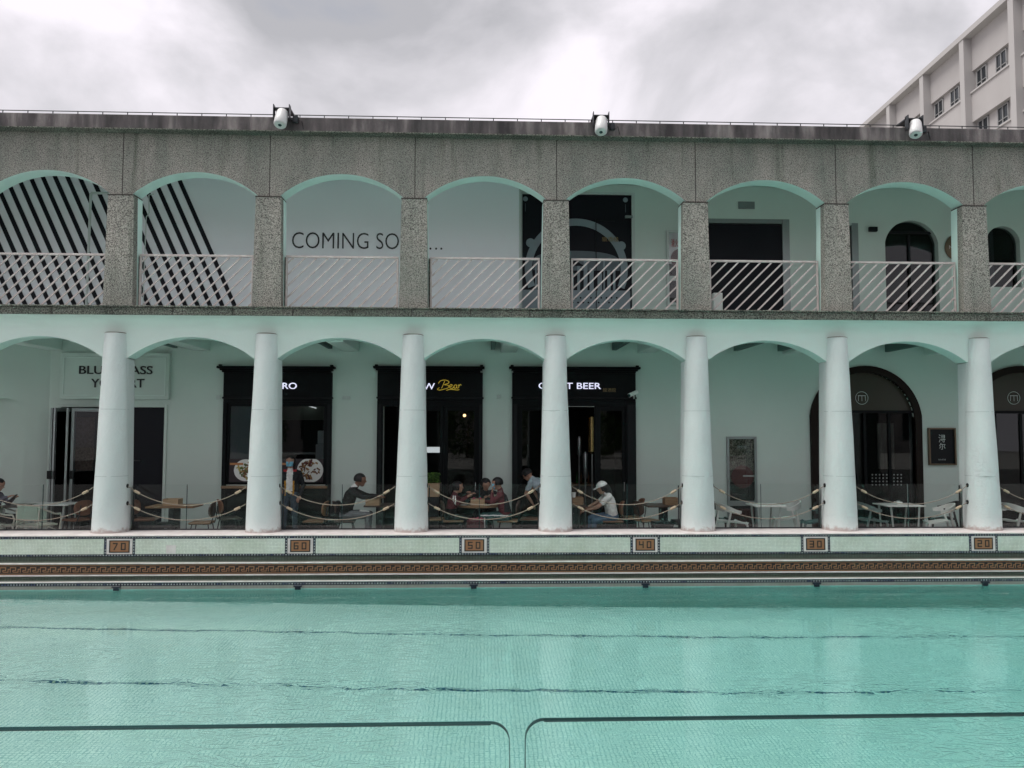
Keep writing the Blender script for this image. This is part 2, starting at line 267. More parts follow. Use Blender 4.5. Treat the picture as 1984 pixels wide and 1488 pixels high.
# ------------------------------------------------------------------ mesh helpers
class MB:
    def __init__(s): s.v = []; s.f = []; s.m = []; s.mats = []; s.uv = {}; s.sm = []
    def mi(s, m):
        if m not in s.mats: s.mats.append(m)
        return s.mats.index(m)
    def add(s, vs, fs, m, smooth=False):
        o = len(s.v); s.v += [tuple(map(float, p)) for p in vs]; k = s.mi(m)
        for f in fs: s.f.append(tuple(i + o for i in f)); s.m.append(k); s.sm.append(smooth)
        return s
    def box(s, x0, x1, y0, y1, z0, z1, m, bev=0.0):
        if x0 > x1: x0, x1 = x1, x0
        if y0 > y1: y0, y1 = y1, y0
        if z0 > z1: z0, z1 = z1, z0
        if bev <= 0:
            vs = [(x, y, z) for x in (x0, x1) for y in (y0, y1) for z in (z0, z1)]
            fs = [(0, 1, 3, 2), (4, 6, 7, 5), (0, 4, 5, 1), (2, 3, 7, 6), (0, 2, 6, 4), (1, 5, 7, 3)]
            return s.add(vs, fs, m)
        b = min(bev, (x1 - x0) / 2.01, (y1 - y0) / 2.01, (z1 - z0) / 2.01)
        P = {}; vs = []
        for ix, (X, bx) in enumerate(((x0, b), (x1, -b))):
            for iy, (Y, by) in enumerate(((y0, b), (y1, -b))):
                for iz, (Z, bz) in enumerate(((z0, b), (z1, -b))):
                    P[ix, iy, iz] = (len(vs), len(vs) + 1, len(vs) + 2)
                    vs += [(X, Y + by, Z + bz), (X + bx, Y, Z + bz), (X + bx, Y + by, Z)]
        fs = []
        for i in (0, 1):
            fs.append(tuple(P[i, a, c][0] for a, c in ((0, 0), (1, 0), (1, 1), (0, 1))))
            fs.append(tuple(P[a, i, c][1] for a, c in ((0, 0), (1, 0), (1, 1), (0, 1))))
            fs.append(tuple(P[a, c, i][2] for a, c in ((0, 0), (1, 0), (1, 1), (0, 1))))
        for a in (0, 1):
            for c in (0, 1):
                p, q = P[a, c, 0], P[a, c, 1]; fs.append((p[0], p[1], q[1], q[0]))
                p, q = P[a, 0, c], P[a, 1, c]; fs.append((p[0], p[2], q[2], q[0]))
                p, q = P[0, a, c], P[1, a, c]; fs.append((p[1], p[2], q[2], q[1]))
        for k in P: fs.append(P[k])
        return s.add(vs, fs, m)
    def tube(s, pts, r, m, n=8, closed=False):
        pts = [Vector(p) for p in pts]; rs = r if isinstance(r, (list, tuple)) else [r] * len(pts)
        vs = []; fs = []; L = len(pts); pu = None
        for i, p in enumerate(pts):
            if closed: d = pts[(i + 1) % L] - pts[i - 1]
            else: d = pts[min(i + 1, L - 1)] - pts[max(i - 1, 0)]
            d.normalize()
            if pu is None: u = d.orthogonal()
            else: u = pu - d * pu.dot(d)
            if u.length < 1e-6: u = d.orthogonal()
            u.normalize(); pu = u; v = d.cross(u)
            for k in range(n):
                a = 2 * PI * k / n; vs.append(p + (u * math.cos(a) + v * math.sin(a)) * rs[i])
        for i in range(L if closed else L - 1):
            j = (i + 1) % L
            for k in range(n): fs.append((i * n + k, i * n + (k + 1) % n, j * n + (k + 1) % n, j * n + k))
        if not closed: fs += [tuple(range(n))[::-1], tuple((L - 1) * n + k for k in range(n))]
        return s.add(vs, fs, m, True)
    def lathe(s, c, prof, m, n=32, axis='z', smooth=True):
        vs = []; fs = []
        for (r, h) in prof:
            for k in range(n):
                a = 2 * PI * k / n; x, y = r * math.cos(a), r * math.sin(a)
                if axis == 'z': vs.append((c[0] + x, c[1] + y, c[2] + h))
                elif axis == 'y': vs.append((c[0] + x, c[1] + h, c[2] + y))
                else: vs.append((c[0] + h, c[1] + x, c[2] + y))
        for i in range(len(prof) - 1):
            for k in range(n): fs.append((i * n + k, i * n + (k + 1) % n, (i + 1) * n + (k + 1) % n, (i + 1) * n + k))
        fs += [tuple(range(n))[::-1], tuple((len(prof) - 1) * n + k for k in range(n))]
        return s.add(vs, fs, m, smooth)
    def prism(s, poly, y0, y1, m):
        """poly = [(x,z)...] extruded from y0 to y1"""
        n = len(poly); vs = [(x, y0, z) for x, z in poly] + [(x, y1, z) for x, z in poly]
        fs = [tuple(range(n)), tuple(range(n, 2 * n))[::-1]] + [(i, (i + 1) % n, n + (i + 1) % n, n + i) for i in range(n)]
        return s.add(vs, fs, m)
    def prism_x(s, poly, x0, x1, m):
        n = len(poly); vs = [(x0, y, z) for y, z in poly] + [(x1, y, z) for y, z in poly]
        fs = [tuple(range(n)), tuple(range(n, 2 * n))[::-1]] + [(i, (i + 1) % n, n + (i + 1) % n, n + i) for i in range(n)]
        return s.add(vs, fs, m)
    def sphere(s, c, r, m, n=14, sc=(1, 1, 1)):
        prof = [(max(1e-4, math.sin(PI * i / n)), -math.cos(PI * i / n)) for i in range(n + 1)]
        o = len(s.v); s.lathe((0, 0, 0), prof, m, n)
        for i in range(o, len(s.v)):
            v = s.v[i]; s.v[i] = (c[0] + v[0] * r * sc[0], c[1] + v[1] * r * sc[1], c[2] + v[2] * r * sc[2])
        return s
    def dots(s, x0, x1, z0, z1, y, vert=False, step=.05):
        """flat strip with the pale-square pattern laid along its length through its uv map"""
        o = len(s.f); s.add([(x0, y, z0), (x1, y, z0), (x1, y, z1), (x0, y, z1)], [(0, 1, 2, 3)], 'dots')
        if vert: n = (z1 - z0) / step; s.uv[o] = [(0, 0), (0, 1), (n, 1), (n, 0)]
        else: n = (x1 - x0) / step; s.uv[o] = [(0, 0), (n, 0), (n, 1), (0, 1)]
        return s
    def build(s, name, parent=None, world=True, fix=False):
        me = bpy.data.meshes.new(name)
        off = Vector((0, 0, 0))
        if parent is not None and world:
            r = parent
            while r.parent: r = r.parent
            off = r.location
        me.from_pydata([tuple(Vector(v) - off) for v in s.v], [], s.f)
        for k in s.mats: me.materials.append(MT[k])
        me.polygons.foreach_set('material_index', s.m); me.polygons.foreach_set('use_smooth', s.sm)
        if s.uv:
            l = me.uv_layers.new(name='UVMap')
            for fi, c in s.uv.items():
                for li, q in zip(me.polygons[fi].loop_indices, c): l.data[li].uv = q
        import bmesh
        b = bmesh.new(); b.from_mesh(me)
        if not s.uv:
            bmesh.ops.remove_doubles(b, verts=b.verts, dist=1e-5); bmesh.ops.recalc_face_normals(b, faces=b.faces)
        b.to_mesh(me); b.free()
        if any(s.sm): me.set_sharp_from_angle(angle=math.radians(38))
        me.update()
        o = bpy.data.objects.new(name, me); COL.objects.link(o)
        if parent is not None: o.parent = parent
        return o
def tag(o, label=None, cat=None, group=None, kind=None):
    if label: o['label'] = label
    if cat: o['category'] = cat
    if group: o['group'] = group
    if kind: o['kind'] = kind
    return o
def thing(name, label, cat, loc=(0, 0, 0), group=None, rz=0):
    o = bpy.data.objects.new(name, None); COL.objects.link(o); o.location = loc; o.rotation_euler = (0, 0, rz)
    o.empty_display_size = .1
    return tag(o, label, cat, group)
def copy_tree(o, loc, rz, label, group=None):
    def cp(s, par):
        c = s.copy(); COL.objects.link(c); c.parent = par
        for ch in list(s.children): cp(ch, c)
        return c
    r = cp(o, None); r.location = loc; r.rotation_euler = (0, 0, rz); r['label'] = label
    if group: r['group'] = group
    return r
def text_part(name, body, m, parent, box, Y, depth=.012, offset=0.0, fit='w'):
    """raised letters in the plane y=Y; box = (x0, x1, z0, z1) the word fills"""
    cu = bpy.data.curves.new('t', 'FONT'); cu.body = body; cu.size = 1; cu.extrude = .02; cu.offset = offset; cu.resolution_u = 4
    to = bpy.data.objects.new('t', cu); COL.objects.link(to); bpy.context.view_layer.update()
    me = bpy.data.meshes.new_from_object(to.evaluated_get(bpy.context.evaluated_depsgraph_get()))
    COL.objects.unlink(to); bpy.data.objects.remove(to)
    if len(me.vertices) == 0: return None
    co = np.zeros(len(me.vertices) * 3); me.vertices.foreach_get('co', co); co = co.reshape(-1, 3)
    mn, mxx = co.min(0), co.max(0); x0, x1, z0, z1 = box
    sx = (x1 - x0) / (mxx[0] - mn[0]); sz = (z1 - z0) / (mxx[1] - mn[1])
    r = parent
    while r.parent: r = r.parent
    L = r.location
    out = np.stack([(co[:, 0] - mn[0]) * sx + x0 - L[0], Y - depth * (co[:, 2] - mn[2]) / max(1e-6, mxx[2] - mn[2]) - L[1], (co[:, 1] - mn[1]) * sz + z0 - L[2]], 1)
    me.vertices.foreach_set('co', out.ravel()); me.materials.clear(); me.materials.append(MT[m]); me.update()
    o = bpy.data.objects.new(name, me); COL.objects.link(o); o.parent = parent
    return o
def pbox(px0, px1, py0, py1, Y):
    """world rectangle seen at a pixel box"""
    xa, za = W(px0, (py0 + py1) / 2, Y); xb, _ = W(px1, (py0 + py1) / 2, Y)
    _, zt = W((px0 + px1) / 2, py0, Y); _, zb = W((px0 + px1) / 2, py1, Y)
    return xa, xb, zb, zt

def wall(mb, x0, x1, z0, z1, y0, y1, ops, m, msof=None, mback=None, N_=44, front=None, jamb=True):
    """wall slab with openings (xa, xb, za, zb, rise): flat top when rise is 0, segmental arch otherwise"""
    msof = msof or m; mback = mback or m
    xs = {x0, x1}
    for (a, b, c, d, r) in ops:
        k = N_ if r > 0 else 1
        for i in range(k + 1): xs.add(a + (b - a) * i / k)
    xs = sorted(x for x in xs if x0 - 1e-6 <= x <= x1 + 1e-6)
    def top(x, o):
        a, b, c, d, r = o
        if r <= 0: return d
        h = (b - a) / 2; R = (h * h + r * r) / (2 * r); xc = (a + b) / 2
        return d + math.sqrt(max(0, R * R - (x - xc) ** 2)) - (R - r)
    fr = front or [(z1, 0.0)]
    for i in range(len(xs) - 1):
        a, b = xs[i], xs[i + 1]
        if b - a < 1e-7: continue
        mid = (a + b) / 2; op = [o for o in ops if o[0] < mid < o[1]]
        def strip(za0, zb0, ztop=None, mback_=mback):
            rows = [(za0, zb0, 0.0)]
            if ztop is None: rows += [(zz_, zz_, dy_) for zz_, dy_ in fr]
            else: rows.append((ztop, ztop, 0))
            for (p0, q0, d0), (p1, q1, d1) in zip(rows, rows[1:]):
                mb.add([(a, y0 + d0, p0), (b, y0 + d0, q0), (b, y0 + d1, q1), (a, y0 + d1, p1)], [(0, 1, 2, 3)], m, False)
            p1 = rows[-1][0]
            mb.add([(a, y1, za0), (b, y1, zb0), (b, y1, p1), (a, y1, p1)], [(3, 2, 1, 0)], mback_)
        if not op: strip(z0, z0)
        else:
            o = op[0]; ta, tb = top(a, o), top(b, o)
            strip(ta, tb)
            mb.add([(a, y0, ta), (b, y0, tb), (b, y1, tb), (a, y1, ta)], [(0, 1, 2, 3)], msof, False)
            if o[2] > z0 + 1e-4:
                strip(z0, z0, o[2]); mb.add([(a, y0, o[2]), (b, y0, o[2]), (b, y1, o[2]), (a, y1, o[2])], [(0, 1, 2, 3)], msof)
            if jamb:
                for xx in (o[0], o[1]):
                    if abs(xx - a) < 1e-6 or abs(xx - b) < 1e-6:
                        mb.add([(xx, y0, o[2]), (xx, y1, o[2]), (xx, y1, o[3]), (xx, y0, o[3])], [(0, 1, 2, 3)], msof)
    return mb

# ================================================================== SETTING
XL, XR = -13.6, 13.6
WATER, FLOOR = -0.94, -0.38
YW = 2.3                                   # back wall of the arcade
def floor_z(x): return -1.66 - 0.068 * (x + 10)
# ground far away
tag(MB().add([(-300, 6, -.5), (300, 6, -.5), (300, 600, -.5), (-300, 600, -.5)], [(0, 1, 2, 3)], 'deck').build('ground'), kind='structure')
# deck of the photographer
dk = MB(); dk.box(-40, 40, -60, -13.35, -3.7, .26, 'deck', .02)
tag(dk.build('pool_deck'), kind='structure')
# pool floor and the lines of tiles in it
pf = MB(); nx = 30
for i in range(nx):
    a, b = XL + (XR - XL) * i / nx, XL + (XR - XL) * (i + 1) / nx
    pf.add([(a, -13.6, floor_z(a)), (b, -13.6, floor_z(b)), (b, -.5, floor_z(b)), (a, -.5, floor_z(a))], [(0, 1, 2, 3)], 'pool_tile')
tag(pf.build('pool_floor'), kind='structure')
def floor_line(yc, wd, label):
    mb = MB(); step = .06; n = int((XR - XL) / step); rr = random.Random(yc)
    ph = [rr.uniform(0, 6) for _ in range(5)]
    def off(x): return .016 * math.sin(x * 1.3 + ph[0]) + .016 * math.sin(x * 3.9 + ph[1]) + .012 * math.sin(x * 9.7 + ph[2])
    def wid(x): return wd * (1 + .20 * math.sin(x * 4.3 + ph[3]) + .18 * math.sin(x * 11 + ph[4]))
    for i in range(n):
        a, b = XL + i * step, XL + (i + 1) * step
        y0, y1 = yc + off(a), yc + off(b); w0, w1 = wid(a) / 2, wid(b) / 2
        mb.add([(a, y0 - w0, floor_z(a) + .006), (b, y1 - w1, floor_z(b) + .006), (b, y1 + w1, floor_z(b) + .006), (a, y0 + w0, floor_z(a) + .006)], [(0, 1, 2, 3)], 'dots_blue')
        mb.uv[len(mb.f) - 1] = [(i * .7, 0), (i * .7 + .7, 0), (i * .7 + .7, 1), (i * .7, 1)]
    tag(mb.build('pool_floor_line'), kind='structure')
floor_line(-2.48, .07, ''); floor_line(-4.85, .07, '')
wt = MB()
nxw = 1
wt.box(XL + .01, XR - .01, -13.34, -.61, -3.6, WATER, 'water')
tag(wt.build('pool_water'), kind='structure')

# ---- pool wall with its mosaic bands
pw = thing('pool_wall', 'mosaic tiled pool wall with numbered plaques and a Greek key band below the terrace ledge', 'pool wall', (0, -.5, -.94))
b = MB(); b.prism_x([(.40, -.45), (.40, 0), (-.50, 0), (-.515, -.006), (-.515, -.022), (-.50, -.024), (-.50, -.376), (-.35, -.376), (-.35, -.45)], XL, XR, 'ledge_white'); b.build('ledge', pw)
b = MB(); b.add([(XL, -.502, -.335), (XR, -.502, -.335), (XR, -.502, -.066), (XL, -.502, -.066)], [(0, 1, 2, 3)], 'tile_pale'); b.build('number_band', pw)
b = MB(); b.dots(XL, XR, -.066, -.024, -.5035); b.build('dotted_border', pw); b = MB(); b.dots(XL, XR, -.375, -.335, -.5035); b.build('dotted_border', pw)
def moulding(y, zt, zb, rec, name):
    m2 = MB(); m2.prism_x([(y + rec, zt), (y - .02 + rec, zt - .2 * (zt - zb)), (y + rec * .2, zb + .012), (y - .075, zb), (y - .075, zb - .001), (.3, zb - .001), (.3, zt)], XL, XR, 'tile_green'); m2.build(name, pw)
moulding(-.5, -.377, -.470, .02, 'green_moulding')
b = MB(); b.box(XL, XR, -.585, -.40, -.500, -.4712, 'ledge_white', .006); b.build('white_nosing', pw)
b = MB(); b.box(XL, XR, -.570, -.40, -.682, -.501, 'tile_black'); b.build('key_band', pw)
b = MB(); b.box(XL, XR, -.575, -.40, -.708, -.683, 'ledge_white', .004); b.build('white_nosing', pw)
moulding(-.565, -.709, -.783, .015, 'green_moulding')
b = MB(); b.box(XL, XR, -.655, -.45, -.810, -.7842, 'ledge_white', .006); b.build('white_nosing', pw)
b = MB(); b.box(XL, XR, -.640, -.45, -.925, -.811, 'tile_grey'); b.build('waterline_tiles', pw)
b = MB(); b.box(XL, XR, -.638, -.45, -3.5, -.926, 'tile_teal'); b.build('submerged_tiles', pw)
b = MB(); b.dots(XL, XR, -.866, -.8125, -.6425); b.build('dotted_border', pw)
# Greek key in tan tile
gk = MB(); ku = .172; z0k, z1k = -.672, -.512; hk = z1k - z0k
gk.box(XL, XR, -.5725, -.5705, z0k, z0k + .014, 'tan_tile'); gk.box(XL, XR, -.5725, -.5705, z1k - .012, z1k, 'tan_tile')
i = 0; x = XL
P_ = [(0.00, .08, .22, .80), (.08, .62, .70, .80), (.52, .62, .40, .70), (.26, .52, .40, .50), (.26, .34, .26, .40), (.34, .86, .22, .31), (.78, .86, .31, .62), (.86, 1.0, .52, .62)]
while x < XR:
    for (a, c, d, e2) in P_: gk.box(x + a * ku, x + c * ku, -.5727, -.5706, z0k + d * hk, z0k + e2 * hk, 'tan_tile')
    x += ku
gk.build('greek_key', pw)
# plaques with depth numbers
SEG = {'0': 'abcdef', '2': 'abged', '3': 'abgcd', '4': 'fgbc', '5': 'afgcd', '6': 'afgcde', '7': 'abc'}
def digit(mb, ch, x, z, wd, h, t, y, m):
    R = {'a': (x, x + wd, z + h - t, z + h), 'd': (x, x + wd, z, z + t), 'g': (x, x + wd, z + h / 2 - t / 2, z + h / 2 + t / 2),
         'f': (x, x + t, z + h / 2, z + h), 'e': (x, x + t, z, z + h / 2), 'b': (x + wd - t, x + wd, z + h / 2, z + h), 'c': (x + wd - t, x + wd, z, z + h / 2)}
    if ch == '7':
        mb.box(x, x + wd, y - .002, y, z + h - t, z + h, m); mb.prism([(x + wd - t, z + h - t), (x + wd, z + h - t), (x + t * 1.6, z), (x + t * .5, z)], y - .0021, y, m); return
    for i_, s_ in enumerate(SEG[ch]):
        a_, b_, c_, d_ = R[s_]; mb.box(a_, b_, y - .002 - .0002 * i_, y, c_, d_, m)
for px, num in ((232, '70'), (582, '60'), (919, '50'), (1250, '40'), (1580, '30'), (1905, '20')):
    xc = WX(px, -.5, 1055)
    b = MB()
    b.dots(xc - .272, xc - .225, -.335, -.066, -.5045, True); b.dots(xc + .225, xc + .272, -.335, -.066, -.5045, True)
    q = b.build('plaque_border', pw)
    b = MB(); b.box(xc - .225, xc + .225, -.508, -.501, -.334, -.067, 'ledge_white'); pl = b.build('number_plaque', pw)
    b = MB(); b.box(xc - .180, xc + .180, -.5095, -.508, -.310, -.091, 'tile_black'); b.box(xc - .158, xc + .158, -.511, -.5095, -.290, -.111, 'tan_tile'); b.build('plaque_field', pl)
    b = MB(); digit(b, num[0], xc - .115, -.262, .085, .125, .020, -.511, 'tile_black'); digit(b, num[1], xc + .025, -.262, .085, .125, .020, -.511, 'tile_black'); b.build('digits', pl)
for px in (227, 578, 918, 1250, 1581, 1907):
    xc = WX(px, -.62, 1135); b = MB()
    b.box(xc - .075, xc + .075, -.680, -.641, -.892, -.867, 'navy', .004); b.box(xc - .05, xc + .05, -.668, -.641, -.96, -.893, 'navy', .004)
    b.build('lane_bracket', pw)
b = MB(); x1, x2, z1_, z2_ = pbox(322, 341, 1054, 1071, -.502); b.box(x1, x2, -.506, -.502, -.33, -.18, 'ledge_white', .002); b.build('repair_tile', pw)

# ================================================================== ARCADE BUILDING
ab = thing('arcade_building', 'two-storey arcaded building with round mint columns below and grey stone-chip pillars and arches above', 'building', (0, 1, 0))
LXs = [-8.1961, -5.4241, -2.6923, -0.0036, 2.6933, 5.4226, 8.2054]
UXs = [-8.1095, -5.3985, -2.6835, 0.001, 2.6679, 5.4012, 8.1161]
LXs = [LXs[0] - 2.76] + LXs + [LXs[-1] + 2.78]; UXs = [UXs[0] - 2.72] + UXs + [UXs[-1] + 2.72]
tag(MB().box(XL, XR, .40, 7.5, -.48, FLOOR, 'terrace_tile').build('terrace_floor'), kind='structure')
ZC = 3.65
for xc in LXs:
    b = MB(); r0, r1 = .315, .197
    prof = [(r0 + .012, 0), (r0, .03)]
    for k in range(1, 15):
        t_ = k / 14; prof.append((r0 + (r1 - r0) * (t_ ** 1.06), .03 + (ZC - .03) * t_))
    b.lathe((xc, 0, 0), prof, 'column_paint', 48)
    c = b.build('column', ab)
    for v in c.data.vertices:                      # hand-plastered unevenness
        a = math.atan2(v.co.y + 1, v.co.x - xc); k = .003 * math.sin(3 * a + v.co.z * 2 + xc) + .002 * math.sin(5 * a - v.co.z * 5)
        v.co.x += k * math.cos(a); v.co.y += k * math.sin(a)
    for zj in (1.02, 2.24):
        rr = r0 + (r1 - r0) * (zj / ZC) ** 1.06 + .0035
        b = MB(); b.lathe((xc, 0, zj), [(rr, -.004), (rr, .004)], 'column_joint', 48); b.build('joint', c)
    b = MB(); b.lathe((xc, 0, ZC), [(r1 + .004, 0), (r1 - .02, .016)], 'column_cap', 40); b.build('column_top', c)
for xc in LXs:                                     # plastered pier that each round column leans against
    b = MB(); hw0, hw1 = .268, .218
    vs = [(xc - hw0, .02, 0), (xc + hw0, .02, 0), (xc + hw1, .02, 3.2), (xc - hw1, .02, 3.2), (xc - hw0, .335, 0), (xc + hw0, .335, 0), (xc + hw1, .335, 3.2), (xc - hw1, .335, 3.2)]
    b.add(vs, [(0, 1, 2, 3), (4, 5, 6, 7), (0, 4, 7, 3), (1, 5, 6, 2), (3, 2, 6, 7), (0, 1, 5, 4)], 'column_paint'); pr = b.build('pier', ab)
    md = pr.modifiers.new('b', 'BEVEL'); md.width = .03; md.segments = 3
# lower spandrel wall with coved head
ops = []
for a, c in zip(LXs, LXs[1:]):
    ops.append(((a + c) / 2 - 1.155, (a + c) / 2 + 1.155, 3.20, 3.20, .395))
fr = [(3.70, 0.0)] + [(3.70 + .262 * math.sin(PI / 2 * k / 14), -.27 * (1 - math.cos(PI / 2 * k / 14)) ) for k in range(1, 15)]
b = MB(); wall(b, XL, XR, 3.20, 3.962, -.02, .34, [(a, c, 3.20, d, r) for a, c, _, d, r in ops], 'mint', 'mint_soffit', front=fr, jamb=False)
b.build('lower_arch_wall', ab)
b = MB()

# first floor slab edge in granite blocks
x = XL; k = 0
while x < XR:
    b.box(x + .006, x + 1.085, -.30, 0.02, 3.963, 4.105, 'granite_dark', .006); x += 1.09
b.box(XL, XR, -.29, 0.3, 3.964, 4.08, 'seam')
b.box(XL, XR, -.335, .05, 4.106, 4.135, 'granite_dark', .006)
b.build('floor_edge', ab)
b = MB(); b.box(XL, XR, .02, 7.5, 3.97, 4.10, 'mint'); b.build('upper_floor', ab)
# ceiling of the arcade and beams
b = MB(); b.box(XL, XR, .34, 7.5, 3.80, 3.965, 'mint_soffit'); b.build('arcade_ceiling', ab)
for px in (105, 392, 680, 985, 1250, 1530, 1805, 2070):
    xc = WX(px, YW, 688); b = MB(); b.box(xc - .17, xc + .17, .341, YW, 3.56, 3.8, 'mint', .01); b.build('ceiling_beam', ab)
for px in (230, 340, 640, 838, 955, 1190, 1425, 1510, 1718, 1902):
    xc = WX(px, YW, 680); b = MB(); b.box(xc - .045, xc + .045, .342, YW - .01, 3.62, 3.8, 'steel_beam'); b.build('steel_joist', ab)
# pillars of the upper storey
ZS = 6.235; slab_top = 4.136
for xc in UXs:
    b = MB(); wb, wt_ = .268, .236
    vs = [(xc - wb, -.185, slab_top), (xc + wb, -.185, slab_top), (xc + wt_, -.175, ZS - .02), (xc - wt_, -.175, ZS - .02),
          (xc - wb, .0, slab_top), (xc + wb, .0, slab_top), (xc + wt_, .0, ZS - .02), (xc - wt_, .0, ZS - .02)]
    b.add(vs, [(0, 1, 2, 3), (4, 5, 6, 7), (0, 4, 7, 3), (1, 5, 6, 2), (3, 2, 6, 7), (0, 1, 5, 4)], 'granite_pillar')
    vs = [(xc - wb - .004, .0, slab_top), (xc + wb + .004, .0, slab_top), (xc + wt_ + .004, .0, ZS - .02), (xc - wt_ - .004, .0, ZS - .02),
          (xc - wb - .004, .20, slab_top), (xc + wb + .004, .20, slab_top), (xc + wt_ + .004, .20, ZS - .02), (xc - wt_ - .004, .20, ZS - .02)]
    b.add(vs, [(0, 1, 2, 3), (4, 5, 6, 7), (0, 4, 7, 3), (1, 5, 6, 2)], 'mint_soffit')
    p = b.build('pillar', ab)
    b = MB(); b.box(xc - wt_ - .006, xc + wt_ + .006, -.182, .19, ZS - .020, ZS, 'seam'); b.build('pillar_joint', p)
ops = [((a + c) / 2 - 1.165, (a + c) / 2 + 1.165, ZS, ZS, .445) for a, c in zip(UXs, UXs[1:])]
b = MB(); wall(b, XL, XR, ZS, 7.41, -.15, .20, ops, 'granite', 'mint_soffit', mback='mint', jamb=False); b.build('upper_arch_wall', ab)
for xc in UXs: b = MB(); b.box(xc + .002, xc + .018, -.1535, -.15, ZS, 7.41, 'seam'); b.build('expansion_joint', ab)
b = MB(); b.box(XL, XR, -.372, .5, 7.40, 7.420, 'granite_dark', .004); b.box(XL, XR, -.35, .6, 7.421, 7.680, 'fascia', .008); b.box(XL, XR, .6, 7.5, 7.38, 7.50, 'fascia'); b.build('roof_fascia', ab)
b = MB(); b.box(XL, XR, .2, 7.5, 7.33, 7.379, 'mint_soffit'); b.build('upper_ceiling', ab)
b = MB(); b.box(XL - .2, XL, .0, 7.5, -.4, 7.4, 'mint'); b.box(XR, XR + .2, .0, 7.5, -.4, 7.4, 'mint'); b.box(XL, XR, 7.5, 7.6, -.4, 7.4, 'interior'); b.build('outer_wall', ab)
# thin lightning rail along the roof edge
rr = thing('roof_wire_rail', 'thin metal rail on short posts running along the roof edge', 'rail', (0, -.3, 7.68))
b = MB(); b.tube([(XL, -.3, 7.742), (XR, -.3, 7.742)], .0085, 'dark_metal', 6); b.build('wire', rr)
x = XL + .2
while x < XR: b = MB(); b.tube([(x, -.3, 7.678), (x, -.3, 7.742)], .009, 'dark_metal', 6); b.build('post', rr); x += .452

# ---- lower back wall with its openings
def op_px(px0, px1, py0, za=FLOOR, rise=0.0, py=850):
    xa = WX(px0, YW, py); xb = WX(px1, YW, py); return (xa, xb, za, WZ(py0, YW, (px0 + px1) / 2) - rise, rise)
OY = op_px(116, 318, 789)
OB = op_px(440, 633, 782, za=WZ(938, YW, 540)); OW = op_px(742, 926, 787); OC = op_px(1004, 1212, 787)
OM1 = op_px(1582, 1772, 722, rise=.98); OM2 = op_px(1880, 2080, 722, rise=.98)
XN = WX(93, YW)
b = MB(); wall(b, XN, XR, FLOOR, 3.80, YW, YW + .22, [OY, OB, OW, OC, OM1, OM2], 'wall_paint'); b.build('arcade_back_wall', ab)
# angled end wall at the left with its arched niche
b = MB(); wall(b, 0, 4.2, FLOOR, 3.80, 0, .22, [(.40, 1.22, FLOOR, 2.16, .36)], 'wall_paint', mback='wall_paint')
b.box(.36, 1.26, .16, .218, FLOOR + .01, 2.7, 'wall_paint')
ea = math.radians(-157)
pts = []
for v in b.v:
    pts.append((XN + v[0] * math.cos(ea) + v[1] * math.sin(ea) * 1, YW + v[0] * math.sin(ea) - v[1] * math.cos(ea) * -1 * -1, v[2]))
b.v = [(XN - v[0] * math.cos(math.radians(24)) - v[1] * math.sin(math.radians(24)), YW - v[0] * math.sin(math.radians(24)) + v[1] * math.cos(math.radians(24)), v[2]) for v in b.v]
b.build('end_wall', ab)
# rooms behind
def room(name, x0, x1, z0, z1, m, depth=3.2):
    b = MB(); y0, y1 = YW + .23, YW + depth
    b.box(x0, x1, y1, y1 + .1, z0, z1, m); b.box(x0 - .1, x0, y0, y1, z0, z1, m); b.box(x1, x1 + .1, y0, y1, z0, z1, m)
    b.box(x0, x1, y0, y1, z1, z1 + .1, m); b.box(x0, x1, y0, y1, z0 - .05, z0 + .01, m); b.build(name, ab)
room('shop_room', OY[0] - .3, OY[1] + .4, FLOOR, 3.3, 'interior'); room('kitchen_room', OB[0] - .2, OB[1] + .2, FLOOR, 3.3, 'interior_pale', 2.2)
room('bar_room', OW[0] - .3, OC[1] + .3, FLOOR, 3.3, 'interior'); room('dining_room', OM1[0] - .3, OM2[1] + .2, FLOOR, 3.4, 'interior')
# dado strips low on the back wall
# ---- upper back wall
YU = 2.3; UF = 4.10
def opu(px0, px1, py0, za=UF, rise=0.0, py=520):
    xa = WX(px0, YU, py); xb = WX(px1, YU, py); return (xa, xb, za, WZ(py0, YU, (px0 + px1) / 2) - rise, rise)
U1 = opu(1010, 1226, 377); U2 = opu(1372, 1531, 424); U3 = opu(1583, 1664, 432); U4 = opu(1716, 1819, 427, rise=.50); U5 = opu(1912, 1978, 438, za=WZ(556, YU, 1940), rise=.36)
b = MB(); wall(b, XL, XR, UF, 7.32, YU, YU + .22, [U1, U2, U3, U4, U5], 'wall_paint', 'wall_paint'); b.build('gallery_back_wall', ab)
b = MB(); b.box(U1[0] - 1, XR, 5.2, 5.3, 4.1, 7.1, 'interior'); b.box(U1[0] - 1, XR, YU + .25, 5.2, 7.0, 7.09, 'interior'); b.build('gallery_rooms', ab)

